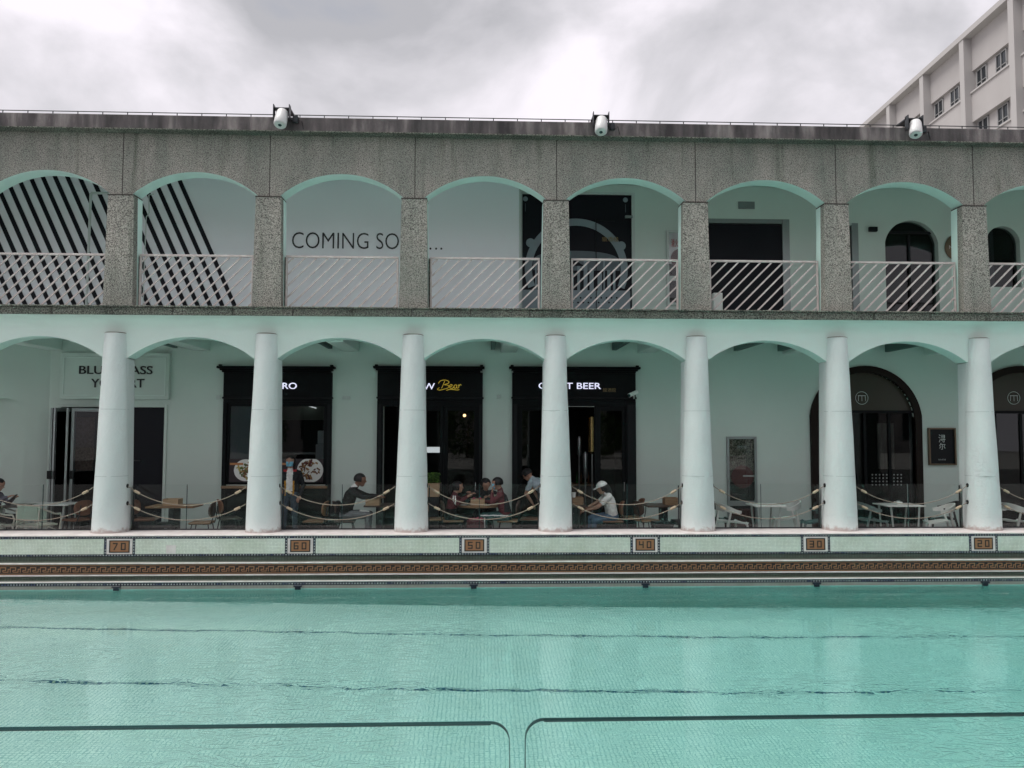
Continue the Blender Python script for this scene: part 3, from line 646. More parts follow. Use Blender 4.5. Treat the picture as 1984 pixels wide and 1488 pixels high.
# ================================================================== UPPER STOREY THINGS
rail_words = ['leftmost, before the dense black stripes', 'second from the left, before the thinning black stripes', 'below the COMING SO lettering', 'before the right end of the pale hoarding',
              'before the skyline mural and the fire cabinet', 'before the wide dark doorway', 'before the arched doorway and the round sign', 'rightmost, before the small arched window']
for i, (a, c) in enumerate(zip(UXs, UXs[1:])):
    xa, xb = a + .30, c - .30; za, zb = 4.14, 5.155; y = .02
    t = thing('balcony_railing', 'pinkish metal railing of slanting bars, ' + rail_words[i], 'railing', ((xa + xb) / 2, y, za), 'slanted bar railings between the upper pillars')
    b = MB(); b.box(xa, xb, y - .022, y + .022, zb - .04, zb, 'rail_paint', .004); b.build('top_rail', t)
    b = MB(); b.box(xa, xb, y - .018, y + .018, za, za + .03, 'rail_paint', .004); b.build('bottom_rail', t)
    for x0 in (xa, xb - .035): b = MB(); b.box(x0, x0 + .035, y - .02, y + .02, za + .031, zb - .041, 'rail_paint', .004); b.build('end_post', t)
    if i: b = MB(); b.box(xa - .035, xa - .004, y + .04, y + .10, za, zb - .02, 'granite_dark'); b.build('wall_strip', t)
    H = zb - za - .072; x = xa - H + .14
    while x < xb - .06:
        p0 = Vector((x, 0, za + .032)); p1 = Vector((x + H, 0, zb - .042))
        if p0.x < xa + .04: p0 = Vector((xa + .036, 0, p0.z + (xa + .036 - p0.x)))
        if p1.x > xb - .04: p1 = Vector((xb - .036, 0, p1.z - (p1.x - xb + .036)))
        if p1.x - p0.x > .05:
            h = .0135; o = Vector((-h, 0, h)) * .7071; b = MB()
            vs = [(p.x + s_ * o.x, y + yy, p.z + s_ * o.z) for p in (p0, p1) for s_ in (-1, 1) for yy in (-.012, .012)]
            b.add(vs, [(0, 1, 3, 2), (4, 6, 7, 5), (0, 4, 5, 1), (2, 3, 7, 6), (0, 2, 6, 4), (1, 5, 7, 3)], 'rail_paint'); b.build('slanting_bar', t)
        x += .2165
# pale hoarding with stripes and lettering
hx0, hx1 = XL + .05, WX(1008, 2.1, 480)
t = thing('hoarding', 'pale blue-grey hoarding with slanting black stripes and COMING SOON lettering', 'hoarding', (0, 2.1, 4.11))
b = MB(); b.box(hx0, hx1, 2.08, 2.2, 4.11, 7.32, 'hoarding'); b.build('panel', t)
b = MB(); b.box(hx1 - .03, hx1 + .012, 2.07, 2.21, 4.11, 7.31, 'alu_white'); b.build('edge_trim', t)
for k in range(-1, 26):
    pxb = 408 - 23.8 * k
    if k < 0: continue
    xa_, zb_ = W(pxb, 486, 2.08); xt, zt = W(pxb - 62, 345, 2.08); sl = (xt - xa_) / (zt - zb_)
    hw = .048; zt2 = 7.31; z0 = 4.12
    f_x = lambda z: xa_ + sl * (z - zb_)
    if f_x(z0) - hw < hx0: continue
    zt3 = zt2
    if f_x(zt2) - hw < hx0: zt3 = zb_ + (hx0 + hw - xa_) / sl
    b = MB(); b.prism([(f_x(z0) - hw, z0), (f_x(z0) + hw, z0), (f_x(zt3) + hw, zt3), (f_x(zt3) - hw, zt3)], 2.068, 2.079, 'black_vinyl'); b.build('stripe', t)
x1, x2, z1, z2 = pbox(566, 773, 451, 482, 2.08); cw = (x2 - x1) / 9.0
text_part('lettering', 'COMING SO', 'letter_black', t, (x1, x2, z1, z2), 2.079, .01, -.012)
x3 = WX(832, 2.08, 480)
for px in (834, 845, 855): b = MB(); xx = WX(px, 2.08, 480); b.lathe((xx, 2.079, z1 + .022), [(.022, 0), (.022, -.01)], 'letter_black', 14, 'y'); b.build('full_stop', t)
b = MB(); x1, x2, z1, z2 = pbox(650, 680, 347, 352, 1.9); b.box(x1, x2, 1.5, 1.8, 7.22, 7.33, 'mint'); tag(b.build('ceiling_box'), 'mint painted ceiling box above the COMING SO lettering', 'ceiling box')
# conduit pipes on the gallery
b = MB(); x0, z0 = W(176, 374, 1.85); x1 = WX(212, 1.85, 376)
b.tube([(x0 - .02, 1.85, 4.12), (x0, 1.85, z0 - .02), (x0 + .02, 1.85, z0), (x1 + .2, 1.85, z0)], .028, 'alu_white', 8); b.box(x0 - .08, x0 + .05, 1.80, 1.9, 4.2, 4.42, 'brown_paint', .01)
tag(b.build('conduit_pipe'), 'grey pipe with a bend standing before the black stripes of the leftmost bay', 'pipe')
b = MB(); x0, z0 = W(293, 376, 1.9)
b.tube([(x0 + .05, 1.9, z0), (x0 - .05, 1.9, z0 - .02), (x0 - .03, 1.9, z0 - .4), (x0 - .09, 1.9, z0 - .5), (x0 - .11, 1.9, 4.12)], .012, 'alu_white', 6)
tag(b.build('hanging_cable'), 'thin pale cable hanging before the black stripes beside the second pillar', 'cable')

# skyline shop front of the gallery
ux0, ux1, _, uz1, _ = U1; uxc = (ux0 + ux1) / 2
t = thing('mural_shopfront', 'dark glazed upper shopfront covered in a pale round skyline drawing', 'shopfront', (uxc, YU, 4.1))
b = MB(); b.box(ux0, ux1, YU + .02, YU + .05, 4.1, uz1, 'black_vinyl'); b.build('dark_glass', t)
b = MB()
for (a, c, d, e2) in ((ux0 - .03, ux0 + .02, 4.1, uz1), (ux1 - .02, ux1 + .05, 4.1, uz1), (ux0 - .03, ux1 + .05, uz1, uz1 + .05)): b.box(a, c, YU - .03, YU + .03, d, e2, 'alu_white')
b.build('frame', t)
mat('vinyl_pale', (.22, .27, .30), .5); mat('vinyl_mid', (.10, .125, .145), .5)
cxm, czm = W(1117, 522, YU); R1 = .0112 * 102; yv = YU + .018
b = MB(); n = 40
for k in range(n):
    a0, a1 = PI * (-.12 + 1.24 * k / n), PI * (-.12 + 1.24 * (k + 1) / n)
    b.add([(cxm + R1 * math.cos(a0), yv, czm + R1 * math.sin(a0)), (cxm + R1 * math.cos(a1), yv, czm + R1 * math.sin(a1)), (cxm + R1 * .86 * math.cos(a1), yv, czm + R1 * .86 * math.sin(a1)), (cxm + R1 * .86 * math.cos(a0), yv, czm + R1 * .86 * math.sin(a0))], [(0, 1, 2, 3)], 'vinyl_pale')
b.build('ring_drawing', t)
b = MB(); yv2 = YU + .0165
hill = [(cxm + R1 * .84 * math.cos(a), czm + .12 + .30 * max(0, math.sin(a)) ** .6) for a in [PI * k / 20 for k in range(21)]]
b.prism(hill + [(cxm - R1 * .84, czm - .02), (cxm + R1 * .84, czm - .02)][::1], yv2, yv2 + .001, 'vinyl_mid')
rs = random.Random(3)
x = cxm - R1 * .80
while x < cxm + R1 * .78:
    wd = rs.uniform(.015, .11); zt = czm + rs.uniform(-.1, .22)
    b.box(x, x + wd, yv2 - .003, yv2 - .002, czm - .52, zt, 'vinyl_pale'); x += wd + rs.uniform(.02, .09)
b.prism([(cxm - .42, czm + .08), (cxm + .18, czm + .08), (cxm - .12, czm + .26)], yv2 - .005, yv2 - .004, 'black_vinyl')
b.box(ux0 + .02, ux1 - .06, yv2 - .007, yv2 - .006, 4.11, czm - .46, 'vinyl_pale')
b.build('skyline_drawing', t)
b = MB()
for px, py in ((1018, 385), (1212, 387)):
    xx, z_ = W(px, py, YU); b.lathe((xx, yv2 - .001, z_), [(.055, 0), (.055, -.002)], 'vinyl_pale', 20, 'y'); b.box(xx - .006, xx + .006, yv2 - .003, yv2 - .001, z_ - .28, z_ - .1, 'vinyl_mid')
for px, py in ((1204, 476), (1028, 470)):
    xx, z_ = W(px, py, YU); b.lathe((xx, yv2 - .001, z_), [(.10, 0), (.10, -.002)], 'vinyl_pale', 24, 'y')
b.build('round_drawing', t)
b = MB()
for k in range(9):
    for q in range(2):
        px = 1110 + k * 10 + q * 5; xx, z_ = W(px, 586 - q * 9, YU)
        if z_ > 4.14: b.lathe((xx, yv2 - .009, z_), [(.02, 0), (.02, -.002)], 'black_vinyl', 12, 'y')
b.build('dot_row', t)
dxx = WX(1155, YU, 500); b = MB(); b.box(dxx - .008, dxx + .008, YU - .004, YU + .012, 4.11, WZ(424, YU), 'black_satin'); b.box(dxx, dxx + .42, YU - .004, YU + .012, WZ(426, YU), WZ(423, YU), 'black_satin'); b.build('door_edge', t)
x1, x2, z1, z2 = pbox(1211, 1226, 418, 423, YU); b = MB(); b.box(x1, x2, YU - .04, YU + .01, z1, z2, 'aluminium', .004); b.build('patch_lock', t)
x1, x2, z1, z2 = pbox(1166, 1198, 459, 468, YU); text_part('sign_text', '貓酒棧', 'gold_dim', t, (x1, x2, z1, z2), YU, .004)
# fire cabinet upstairs
def fire_cabinet(label, px0, px1, py0, py1, Y, zf, upper):
    x1, x2, z1, z2 = pbox(px0, px1, py0, py1, Y); z1 = max(z1, zf)
    t = thing('fire_hose_cabinet', label, 'fire cabinet', ((x1 + x2) / 2, Y, z1), 'fire hose cabinets')
    fw = .055; zm = z1 + (z2 - z1) * (.36 if upper else .30)
    fm = 'alu_white' if upper else 'aluminium'
    b = MB()
    for q in ((x1, x1 + fw, z1, z2), (x2 - fw, x2, z1, z2), (x1 + fw, x2 - fw, z2 - fw, z2), (x1 + fw, x2 - fw, zm - .06, zm + .05), (x1 + fw, x2 - fw, z1, z1 + fw)): b.box(q[0], q[1], Y - .05, Y - .002, q[2], q[3], fm, .004)
    b.build('frame', t)
    b = MB(); b.box(x1 + fw, x2 - fw, Y - .012, Y - .003, zm + .05, z2 - fw, 'granite_dark' if not upper else 'hoarding'); b.box(x1 + fw, x2 - fw, Y - .012, Y - .003, z1 + fw, zm - .06, 'black_satin'); b.build('back_panel', t)
    xm, zr = (x1 + x2) / 2, zm + .05 + (z2 - fw - zm - .05) * .36; rr_ = (x2 - x1) / 2 - fw - .03
    b = MB(); b.lathe((xm + .01, Y - .034, zr + .04), [(rr_, 0), (rr_, .006), (rr_ * .35, .007), (rr_ * .35, .02)], 'hose_red', 30, 'y'); b.lathe((xm + .01, Y - .025, zr + .04), [(rr_ * .93, 0), (rr_ * .93, .012)], 'c_dark', 30, 'y'); b.build('hose_reel', t)
    b = MB(); b.box(x1 + fw, x2 - fw, Y - .020, Y - .013, zm + .05, zr - .08, 'black_satin'); b.build('shelf', t)
    b = MB(); b.tube([(x1 + fw + .03 + .03 * math.sin(k), Y - .035, zm + .09 + .012 * k) for k in range(12)], .014, 'c_black', 6); b.box(xm + .02, x2 - fw, Y - .04, Y - .036, zr + .04, zr + .075, 'alu_white'); b.build('nozzle', t)
    b = MB(); b.box(x1 + fw, x2 - fw, Y - .046, Y - .042, zm + .05, z2 - fw, 'glass_rail'); b.box(x1 + fw, x2 - fw, Y - .046, Y - .042, z1 + fw, zm - .06, 'glass_rail'); b.build('glass_door', t)
    if upper: text_part('characters', '消火', 'red', t, (x1 + .10, x1 + .26, z2 - .38, z2 - .20), Y - .047, .003)
    else:
        text_part('characters', '消火栓', 'aluminium', t, (xm - .11, xm + .11, z2 - .26, z2 - .19), Y - .047, .003)
        b = MB(); b.box(x1 + fw + .02, x2 - fw - .02, Y - .03, Y - .014, z1 + .12, zm - .12, 'hose_red', .01); b.build('extinguisher_box', t)
    b = MB(); b.box(x1 + .015, x1 + .035, Y - .066, Y - .051, (z1 + z2) / 2 + .05, (z1 + z2) / 2 + .13, 'chrome', .003); b.build('latch', t)
fire_cabinet('white-framed fire hose cabinet upstairs beside the skyline shopfront', 1291, 1345, 447, 592, YU, 4.12, True)
fire_cabinet('grey-framed fire hose cabinet on the lower back wall behind the white table', 1408, 1466, 846, 1030, YW, -.34, False)
# door surrounds upstairs
x0, x1, _, z1, _ = U2
b = MB(); b.box(x0 - .0, x1, YU + .03, YU + .06, UF + .02, z1 - .12, 'black_vinyl'); tt = thing('dark_doorway', 'wide dark upper doorway with a grey reveal under an air grille', 'doorway', ((x0 + x1) / 2, YU, 4.1))  # black sheet closes the opening, the shade behind is put into its colour
b.build('shade_sheet', tt); b = MB(); b.box(x1 - .16, x1 - .002, YU - .0, YU + .1, UF + .02, z1, 'aluminium'); b.box(x0 + .001, x1 - .17, YU, YU + .1, z1 - .10, z1 - .002, 'aluminium'); b.build('reveal', tt)
x1_, x2_, za_, zb_ = pbox(1378, 1395, 570, 592, YU); b = MB(); b.box(x1_, x2_, YU - .2, YU - .02, 4.12, zb_, 'plastic_white', .01); tag(b.build('white_box'), 'small white box on the gallery floor behind the railing by the dark doorway', 'box')
x1_, x2_, za_, zb_ = pbox(1430, 1462, 391, 405, YU); t = thing('air_grille', 'grey rectangular air grille above the wide dark doorway', 'grille', ((x1_ + x2_) / 2, YU, za_))
b = MB(); b.box(x1_, x2_, YU - .02, YU - .002, za_, zb_, 'aluminium', .003); b.build('plate', t); b = MB()
for k in range(5): b.box(x1_ + .02, x2_ - .02, YU - .03, YU - .0205, za_ + .015 + k * .027, za_ + .027 + k * .027, 'aluminium')
b.build('slats', t)
x0, x1, _, z1, _ = U3; t = thing('gallery_door', 'narrow dark upper door in a pale frame behind the sixth pillar', 'door', ((x0 + x1) / 2, YU, 4.1))
b = MB(); b.box(x0 + .05, x1 - .16, YU + .05, YU + .09, UF + .02, z1 - .06, 'black_vinyl'); b.build('door_leaf', t); b = MB(); b.box(x0, x0 + .05, YU - .02, YU + .1, UF + .02, z1, 'alu_white'); b.box(x1 - .15, x1, YU - .01, YU + .1, UF + .02, z1, 'aluminium'); b.box(x0 + .05, x1 - .15, YU - .02, YU + .1, z1 - .05, z1, 'alu_white'); b.build('frame', t)
x0, x1, _, z1, rz_ = U4; t = thing('arched_gallery_door', 'dark arched glass doorway on the upper floor left of the round sign', 'door', ((x0 + x1) / 2, YU, 4.1))
b = MB(); wall(b, x0 + .001, x1 - .001, UF + .02, z1 + rz_ - .02, YU + .10, YU + .12, [], 'glass_shop'); 
b = MB(); b.box(x0, x1, YU + .14, YU + .16, UF + .02, z1 + rz_ + .05, 'glass_shop'); b.build('glass', t)
b = MB(); b.box((x0 + x1) / 2 - .02, (x0 + x1) / 2 + .02, YU + .10, YU + .14, UF + .02, z1 + .2, 'black_satin'); b.box(x0, x1, YU + .10, YU + .139, z1 + .22, z1 + .27, 'black_satin'); b.build('mullion', t)
x0, x1, za, z1, rz_ = U5; t = thing('arched_gallery_window', 'small arched upper window with a grey curtain at the right edge', 'window', ((x0 + x1) / 2, YU, za))
b = MB(); b.box(x0, x1, YU + .14, YU + .16, za, z1 + rz_ + .05, 'glass_shop'); b.build('glass', t); b = MB()
for k in range(9): b.tube([(x0 + .03 + k * .03, YU + .18, za), (x0 + .03 + k * .03, YU + .18, z1 + .3)], .018, 'c_grey', 6)
b.build('curtain', t)
xx, z_ = W(1855, 480, YU); t = thing('round_sign', 'round brown and gold sign beside the seventh upper pillar', 'sign', (xx, YU, z_))
b = MB(); b.lathe((xx, YU - .005, z_), [(.30, 0), (.305, -.02), (.29, -.03)], 'brass_dark', 40, 'y'); b.build('disc', t); text_part('sign_text', 'NU L', 'ledge_white', t, (xx - .21, xx + .03, z_ - .035, z_ + .04), YU - .036, .004)
x1_, x2_, za_, zb_ = pbox(1681, 1697, 441, 450, YU); t = thing('wall_lamp', 'small black box lamp on the upper wall left of the arched doorway', 'lamp', ((x1_ + x2_) / 2, YU, za_))
b = MB(); b.box(x1_, x2_, YU - .10, YU - .02, za_, zb_, 'black_satin', .01); b.build('lamp_body', t); b = MB(); b.box(x1_ + .05, x2_ - .05, YU - .02, YU, za_ + .02, zb_ - .02, 'black_satin'); b.build('bracket', t)

# ---- roof spotlights
for (px, py, ry, lb) in ((545, 229, .12, 'white cylinder spotlight on a steel bracket at the roof edge above the COMING SO bay'),
                         (1165, 243, .0, 'white cylinder spotlight on the roof edge above the skyline shopfront'),
                         (1774, 249, -.22, 'white cylinder spotlight on a steel bracket at the roof edge before the office building')):
    Y = -.52; x, z = W(px, py, Y)
    t = thing('roof_spotlight', lb, 'spotlight', (x, Y, z), 'white spotlights along the roof edge')
    d = Vector((-.10 + ry * .6, -.42, -.90)).normalized(); top = Vector((x, Y, z)) - d * .17; bot = Vector((x, Y, z)) + d * .17
    b = MB(); L = .34; b.tube([top, top + d * .01, top + d * .05, top + d * .2, bot - d * .02, bot], [.07, .095, .108, .115, .115, .10], 'lamp_body', 28); b.build('lamp_body', t)
    b = MB(); b.tube([bot - d * .004, bot + d * .006], [.088, .085], 'alu_white', 24); b.tube([bot + d * .004, bot + d * .012], [.036, .03], 'lens', 18); b.build('lens', t)
    b = MB(); b.box(x - .15, x + .15, Y + .05, Y + .42, z + .20, z + .225, 'dark_metal'); b.box(x - .15, x - .138, Y - .02, Y + .10, z - .02, z + .26, 'dark_metal'); b.box(x + .138, x + .15, Y - .02, Y + .10, z - .02, z + .26, 'dark_metal')
    b.tube([(x + .14, Y + .05, z), (x + .24, Y + .16, z + .03)], .018, 'dark_metal', 6); b.box(x + .18, x + .28, Y + .1, Y + .3, z - .03, z + .10, 'dark_metal', .01); b.box(x - .03, x + .03, Y + .25, Y + .30, 7.68, z + .20, 'dark_metal'); b.build('bracket', t)
    b = MB(); b.tube([(x + .24, Y + .2, z), (x + .30, Y + .25, z - .02), (x + .34, -.362, 7.60), (x + .37, -.362, 7.45)], .007, 'c_black', 5); b.build('cable', t)
# ---- ceiling bulbs of the gallery (small white globes seen through the arches)
for px, py, lb in ((1198, 364, 'small white ceiling dome in the bay of the skyline mural'), (1506, 366, 'small white ceiling dome above the wide dark doorway')):
    x, _ = W(px, py, 1.2); b = MB(); b.lathe((x, 1.2, 7.33), [(.05, 0), (.05, -.03), (.03, -.06), (.005, -.07)], 'plastic_white', 16); tag(b.build('ceiling_dome'), lb, 'detector', 'small white ceiling domes')

# ================================================================== OFFICE BUILDING
ang = (1015 - 992) / F - YAW; ang = (1015 - 992) / F + YAW * -1
# direction of the receding facade in world: camera axis turned by the pixel offset of its vanishing point
dv = RM.T @ np.array([(1015 - 992) / F, 1.0, 0.0]); dv = Vector((dv[0], dv[1], 0)).normalized(); nv = Vector((dv.y, -dv.x, 0))
def OBP(t_, n_, z): p = Vector((CX, CY, 0)) + dv * t_ + nv * n_; return (p.x, p.y, z)
L0 = 28.7
ob_c = OBP(60, L0 + 6, 0)
ob = thing('office_building', 'tall off-white office building with rows of windows between projecting fins behind the arcade', 'building', ob_c)
def obox(mb, t0, t1, n0, n1, z0, z1, m):
    vs = [OBP(a, c, d) for a in (t0, t1) for c in (n0, n1) for d in (z0, z1)]
    mb.add(vs, [(0, 1, 3, 2), (4, 6, 7, 5), (0, 4, 5, 1), (2, 3, 7, 6), (0, 2, 6, 4), (1, 5, 7, 3)], m)
tA, tB, ROOF = 25.5, 98.0, 27.45
FH = 3.3; sill0 = 23.55
b = MB(); obox(b, tA, tB, L0 + .33, L0 + 14, 0, ROOF - .2, 'office_wall')
b.build('wall', ob)
b = MB()
for r in range(8):
    s0 = sill0 - FH * r; obox(b, tA, tB, L0 + .02, L0 + .46, s0 - FH + 1.35 + .0, s0, 'office_wall')
obox(b, tA, tB, L0 + .12, L0 + .46, sill0 + 1.40, ROOF - .35, 'office_wall')
b.build('spandrel', ob)
b = MB(); obox(b, tA - .1, tB, L0 - .45, L0 + 14, ROOF - .35, ROOF, 'office_trim'); b.build('roof_edge', ob)
b = MB()
for r in range(8): s0 = sill0 - FH * r; obox(b, tA, tB, L0 - .06, L0 + .03, s0 - .10, s0 + .012, 'office_trim')
b.build('sill_course', ob)
fins = [45.45 + 5.2 * k for k in range(-4, 10)]
for tf in fins:
    b = MB(); obox(b, tf - .26, tf + .26, L0 - .40, L0 + .5, 0, ROOF - .351, 'office_trim'); b.build('fin', ob)
for tf in fins[:-1]:
    for r in range(4):
        s0 = sill0 - FH * r
        for c0 in (1.55, 3.62):
            t0, t1 = tf + c0, tf + c0 + 1.12; z0, z1 = s0 + .013, s0 + 1.30
            b = MB()
            for q in ((t0, t0 + .07, z0, z1), (t1 - .07, t1, z0, z1), (t0 + .55, t0 + .61, z0, z1), (t0, t1, z1 - .06, z1), (t0, t1, z0, z0 + .06), (t0, t1, z0 + .42, z0 + .46)): obox(b, q[0], q[1], L0 + .24, L0 + .33, q[2], q[3], 'office_frame')
            wn = b.build('window', ob)
            b = MB(); obox(b, t0 + .02, t1 - .02, L0 + .30, L0 + .327, z0, z1, 'office_glass' if 'office_glass' in MT else 'black_satin'); b.build('pane', wn)

# ================================================================== GROUND FLOOR FRONTS
def shopfront(name, label, px_body, px_cor, op, py_top, kind):
    Y = YW; x0, x1 = WX(px_body[0], Y), WX(px_body[1], Y); c0, c1 = WX(px_cor[0], Y, 712), WX(px_cor[1], Y, 712)
    zt = WZ(py_top, Y, px_body[0]); zs = WZ(769, Y, px_body[0])
    t = thing(name, label, 'shopfront', ((x0 + x1) / 2, Y, FLOOR), 'black painted shopfronts')
    b = MB(); b.box(c0, c1, Y - .20, Y, zt - .05, zt, 'black_paint', .008); b.box(c0 + .05, c1 - .05, Y - .15, Y, zt - .09, zt - .051, 'black_paint', .008); b.box(c0 + .09, c1 - .09, Y - .12, Y, zt - .13, zt - .091, 'black_paint', .006)
    b.box(c0 + .03, c0 + .1, Y - .17, Y - .1, zt + .001, zt + .035, 'black_paint', .01); b.box(c1 - .1, c1 - .03, Y - .17, Y - .1, zt + .001, zt + .035, 'black_paint', .01); b.build('cornice', t)
    b = MB(); b.box(x0, x1, Y - .08, Y, zs, zt - .131, 'black_paint'); b.box(x0 - .02, x1 + .02, Y - .10, Y, zs - .04, zs - .001, 'black_satin', .006); b.box(x0, x1, Y - .075, Y, zs - .09, zs - .041, 'black_paint', .006); fb = b.build('fascia_board', t)
    for (a, c) in ((x0, op[0]), (op[1], x1)):
        b = MB(); b.box(a, c, Y - .08, Y + .02, FLOOR, zs - .091, 'black_paint'); 
        if c - a > .09: b.box(a + .025, c - .025, Y - .092, Y - .081, FLOOR + .25, zs - .16, 'black_satin', .004)
        b.build('pilaster', t)
    b = MB(); b.box(op[0], op[1], Y - .07, Y + .1, op[3], zs - .091, 'black_paint'); b.build('lintel', t)
    return t, fb, x0, x1
# bistro
t, fb, x0, x1 = shopfront('bistro_shopfront', 'black shopfront with a wide window over a counter, lettered BISTRO', (433, 643), (425, 651), OB, 710, 'w')
bx1, bx2, z1, z2 = pbox(543, 577, 742, 754, YW); lw = (bx2 - bx1)
text_part('sign_text', 'BISTRO', 'letter_white', fb, (bx2 - lw * 1.98, bx2, z1, z2), YW - .082, .02, .004)
b = MB(); b.box(OB[0], OB[1], YW - .07, YW + .1, FLOOR, OB[2] - .08, 'black_paint'); xm = (OB[0] + OB[1]) / 2
b.box(OB[0] + .06, xm - .05, YW - .085, YW - .071, FLOOR + .2, OB[2] - .2, 'black_satin', .005); b.box(xm + .05, OB[1] - .06, YW - .085, YW - .071, FLOOR + .2, OB[2] - .2, 'black_satin', .005); b.build('counter_front', t)
b = MB(); b.box(OB[0] - .05, OB[1] + .05, YW - .2, YW + .1, OB[2] - .079, OB[2] - .03, 'wood', .006); b.build('counter_top', t)
b = MB(); f_ = .06
for q in ((OB[0], OB[0] + f_, OB[2], OB[3]), (OB[1] - f_, OB[1], OB[2], OB[3]), (OB[0] + f_, OB[1] - f_, OB[3] - f_, OB[3]), (OB[0] + f_, OB[1] - f_, OB[2], OB[2] + .03), (xm - .35, xm - .30, OB[2], OB[3])): b.box(q[0], q[1], YW - .03, YW + .04, q[2], q[3], 'black_paint', .004)
b.build('window_frame', t)
b = MB(); b.box(OB[0] + f_, OB[1] - f_, YW, YW + .008, OB[2] + .03, OB[3] - f_, 'glass_shop'); b.build('window_glass', t)
b = MB(); x2 = WX(497, YW); b.box(OB[0] + f_, x2, YW + .02, YW + .026, WZ(889, YW, 460), OB[3] - f_, 'frosted'); b.build('frosted_panel', t)
def plate(pc, r_px, food, name, lb):
    x, z = W(pc[0], pc[1], YW); r = r_px * .01115; q = thing(name, lb, 'poster', (x, YW, z), 'food posters in the bistro window')
    b = MB(); a1, a2, a3, a4 = pbox(pc[2], pc[3], 889, 934, YW); b.box(a1, a2, YW - .010, YW - .004, a3, a4, 'poster_dark'); 
    b.build('backing', q)
    b = MB(); n = 40; zl, zh = a3 + .003, a4 - .003; xl, xh = a1 + .003, a2 - .003
    cl = lambda v, lo, hi: max(lo, min(hi, v))
    b.prism([(cl(x + r * math.cos(2 * PI * k / n), xl, xh), cl(z + r * .95 * math.sin(2 * PI * k / n), zl, zh)) for k in range(n)], YW - .013, YW - .0105, 'plastic_white'); b.build('plate_picture', q)
    b = MB(); rs = random.Random(int(x * 100))
    for k in range(46):
        a, rad = rs.uniform(0, 2 * PI), r * .78 * math.sqrt(rs.random()); px_, pz_ = x + rad * math.cos(a), z + rad * .9 * math.sin(a)
        s_ = rs.uniform(.02, .055); th = rs.uniform(0, PI); L_ = rs.uniform(1, 3)
        if not (xl + .06 < px_ < xh - .06 and zl + .05 < pz_ < zh - .05): continue
        pts_ = [(px_ + s_ * L_ * .5 * cx_ * math.cos(th) - s_ * .4 * cz_ * math.sin(th), pz_ + s_ * L_ * .5 * cx_ * math.sin(th) + s_ * .4 * cz_ * math.cos(th)) for cx_, cz_ in ((-1, -1), (1, -1), (1, 1), (-1, 1))]
        yy = YW - .0135 - .0002 * k; b.prism(pts_, yy - .0001, yy, rs.choice(food))
    b.build('food_picture', q)
    b = MB(); b.box(a1 + .02, a1 + .30, YW - .0245, YW - .024, a4 - .13, a4 - .085, 'orange_print'); b.build('caption_strip', q)
mat('poster_dark', (.035, .025, .03), .5); mat('food_brown', (.16, .07, .03), .5); mat('food_tan', (.35, .20, .09), .5); mat('food_green', (.10, .16, .04), .5); mat('food_yellow', (.5, .42, .14), .5); mat('orange_print', (.55, .22, .08), .5)
plate((601, 911, 545, 629), 25, ['food_brown', 'food_tan', 'food_brown', 'hose_red'], 'food_poster', 'poster of roast meat on a white plate in the right of the bistro window')
plate((476, 911, 444, 500), 22, ['food_yellow', 'food_brown', 'food_green', 'food_tan'], 'food_poster', 'poster of a yellow rice plate in the left of the bistro window')
# kitchen seen through the window
kt = thing('kitchen_hood', 'pale steel kitchen hood seen through the bistro window', 'hood', (xm, YW + 1.3, 1.2))
b = MB(); b.prism([(xm - .4, 2.1), (xm + 1.05, 2.1), (xm + .9, 2.75), (xm - .2, 2.75)], YW + 1.1, YW + 1.8, 'interior_pale'); b.build('hood', kt); b = MB(); b.tube([(xm + .3, YW + 1.0, 2.45), (xm + .62, YW + 1.0, 2.36)], .012, 'screen_glow', 6); b.build('light_tube', kt)
b = MB(); b.box(xm - .6, xm + 1.0, YW + 1.2, YW + 1.8, FLOOR + .02, 1.0, 'steel', .01); b.box(xm - .6, xm + 1.0, YW + 1.4, YW + 1.8, 1.30, 1.34, 'steel'); b.box(xm - .6, xm + 1.0, YW + 1.85, YW + 1.9, 1.0, 2.1, 'black_satin')
tag(b.build('kitchen_counter'), 'steel kitchen counter with a shelf inside the bistro', 'counter')
b = MB(); b.box(xm + .72, xm + .95, YW + .5, YW + .8, 1.0, 1.55, 'plastic_white', .01); b.box(xm + .76, xm + .95, YW + .5, YW + .8, 1.56, 1.85, 'plastic_white', .01); tag(b.build('white_appliance'), 'white kitchen appliance at the right edge inside the bistro window', 'appliance')
# beer shopfronts
def door_leaf(t, xa, xb, zt, glass=True):
    b = MB(); fr_ = .085
    for q in ((xa, xa + fr_, FLOOR + .01, zt), (xb - fr_, xb, FLOOR + .01, zt), (xa + fr_, xb - fr_, zt - fr_ * 1.2, zt), (xa + fr_, xb - fr_, FLOOR + .01, FLOOR + .42)): b.box(q[0], q[1], YW - .04, YW + .02, q[2], q[3], 'black_paint', .004)
    d = b.build('door', t); b = MB(); b.box(xa + fr_, xb - fr_, YW - .015, YW - .007, FLOOR + .42, zt - fr_ * 1.2, 'glass_shop'); b.build('glass', d)
    b = MB(); xh_ = xb - .05; b.tube([(xh_, YW - .08, .55), (xh_, YW - .08, .75)], .012, 'chrome', 8); b.tube([(xh_, YW - .08, .57), (xh_, YW - .03, .57)], .008, 'chrome', 6); b.tube([(xh_, YW - .08, .73), (xh_, YW - .03, .73)], .008, 'chrome', 6); b.build('handle', d)
t, fb, x0, x1 = shopfront('bar_shopfront', 'black bar shopfront with glazed double doors and yellow script sign, behind the third column', (731, 935), (725, 939), OW, 710, 'd')
bx1, bx2, z1, z2 = pbox(828, 843, 743, 755, YW); text_part('sign_text', 'BREW', 'letter_white', fb, (bx2 - (bx2 - bx1) * 3.75, bx2, z1, z2), YW - .082, .02, .004)
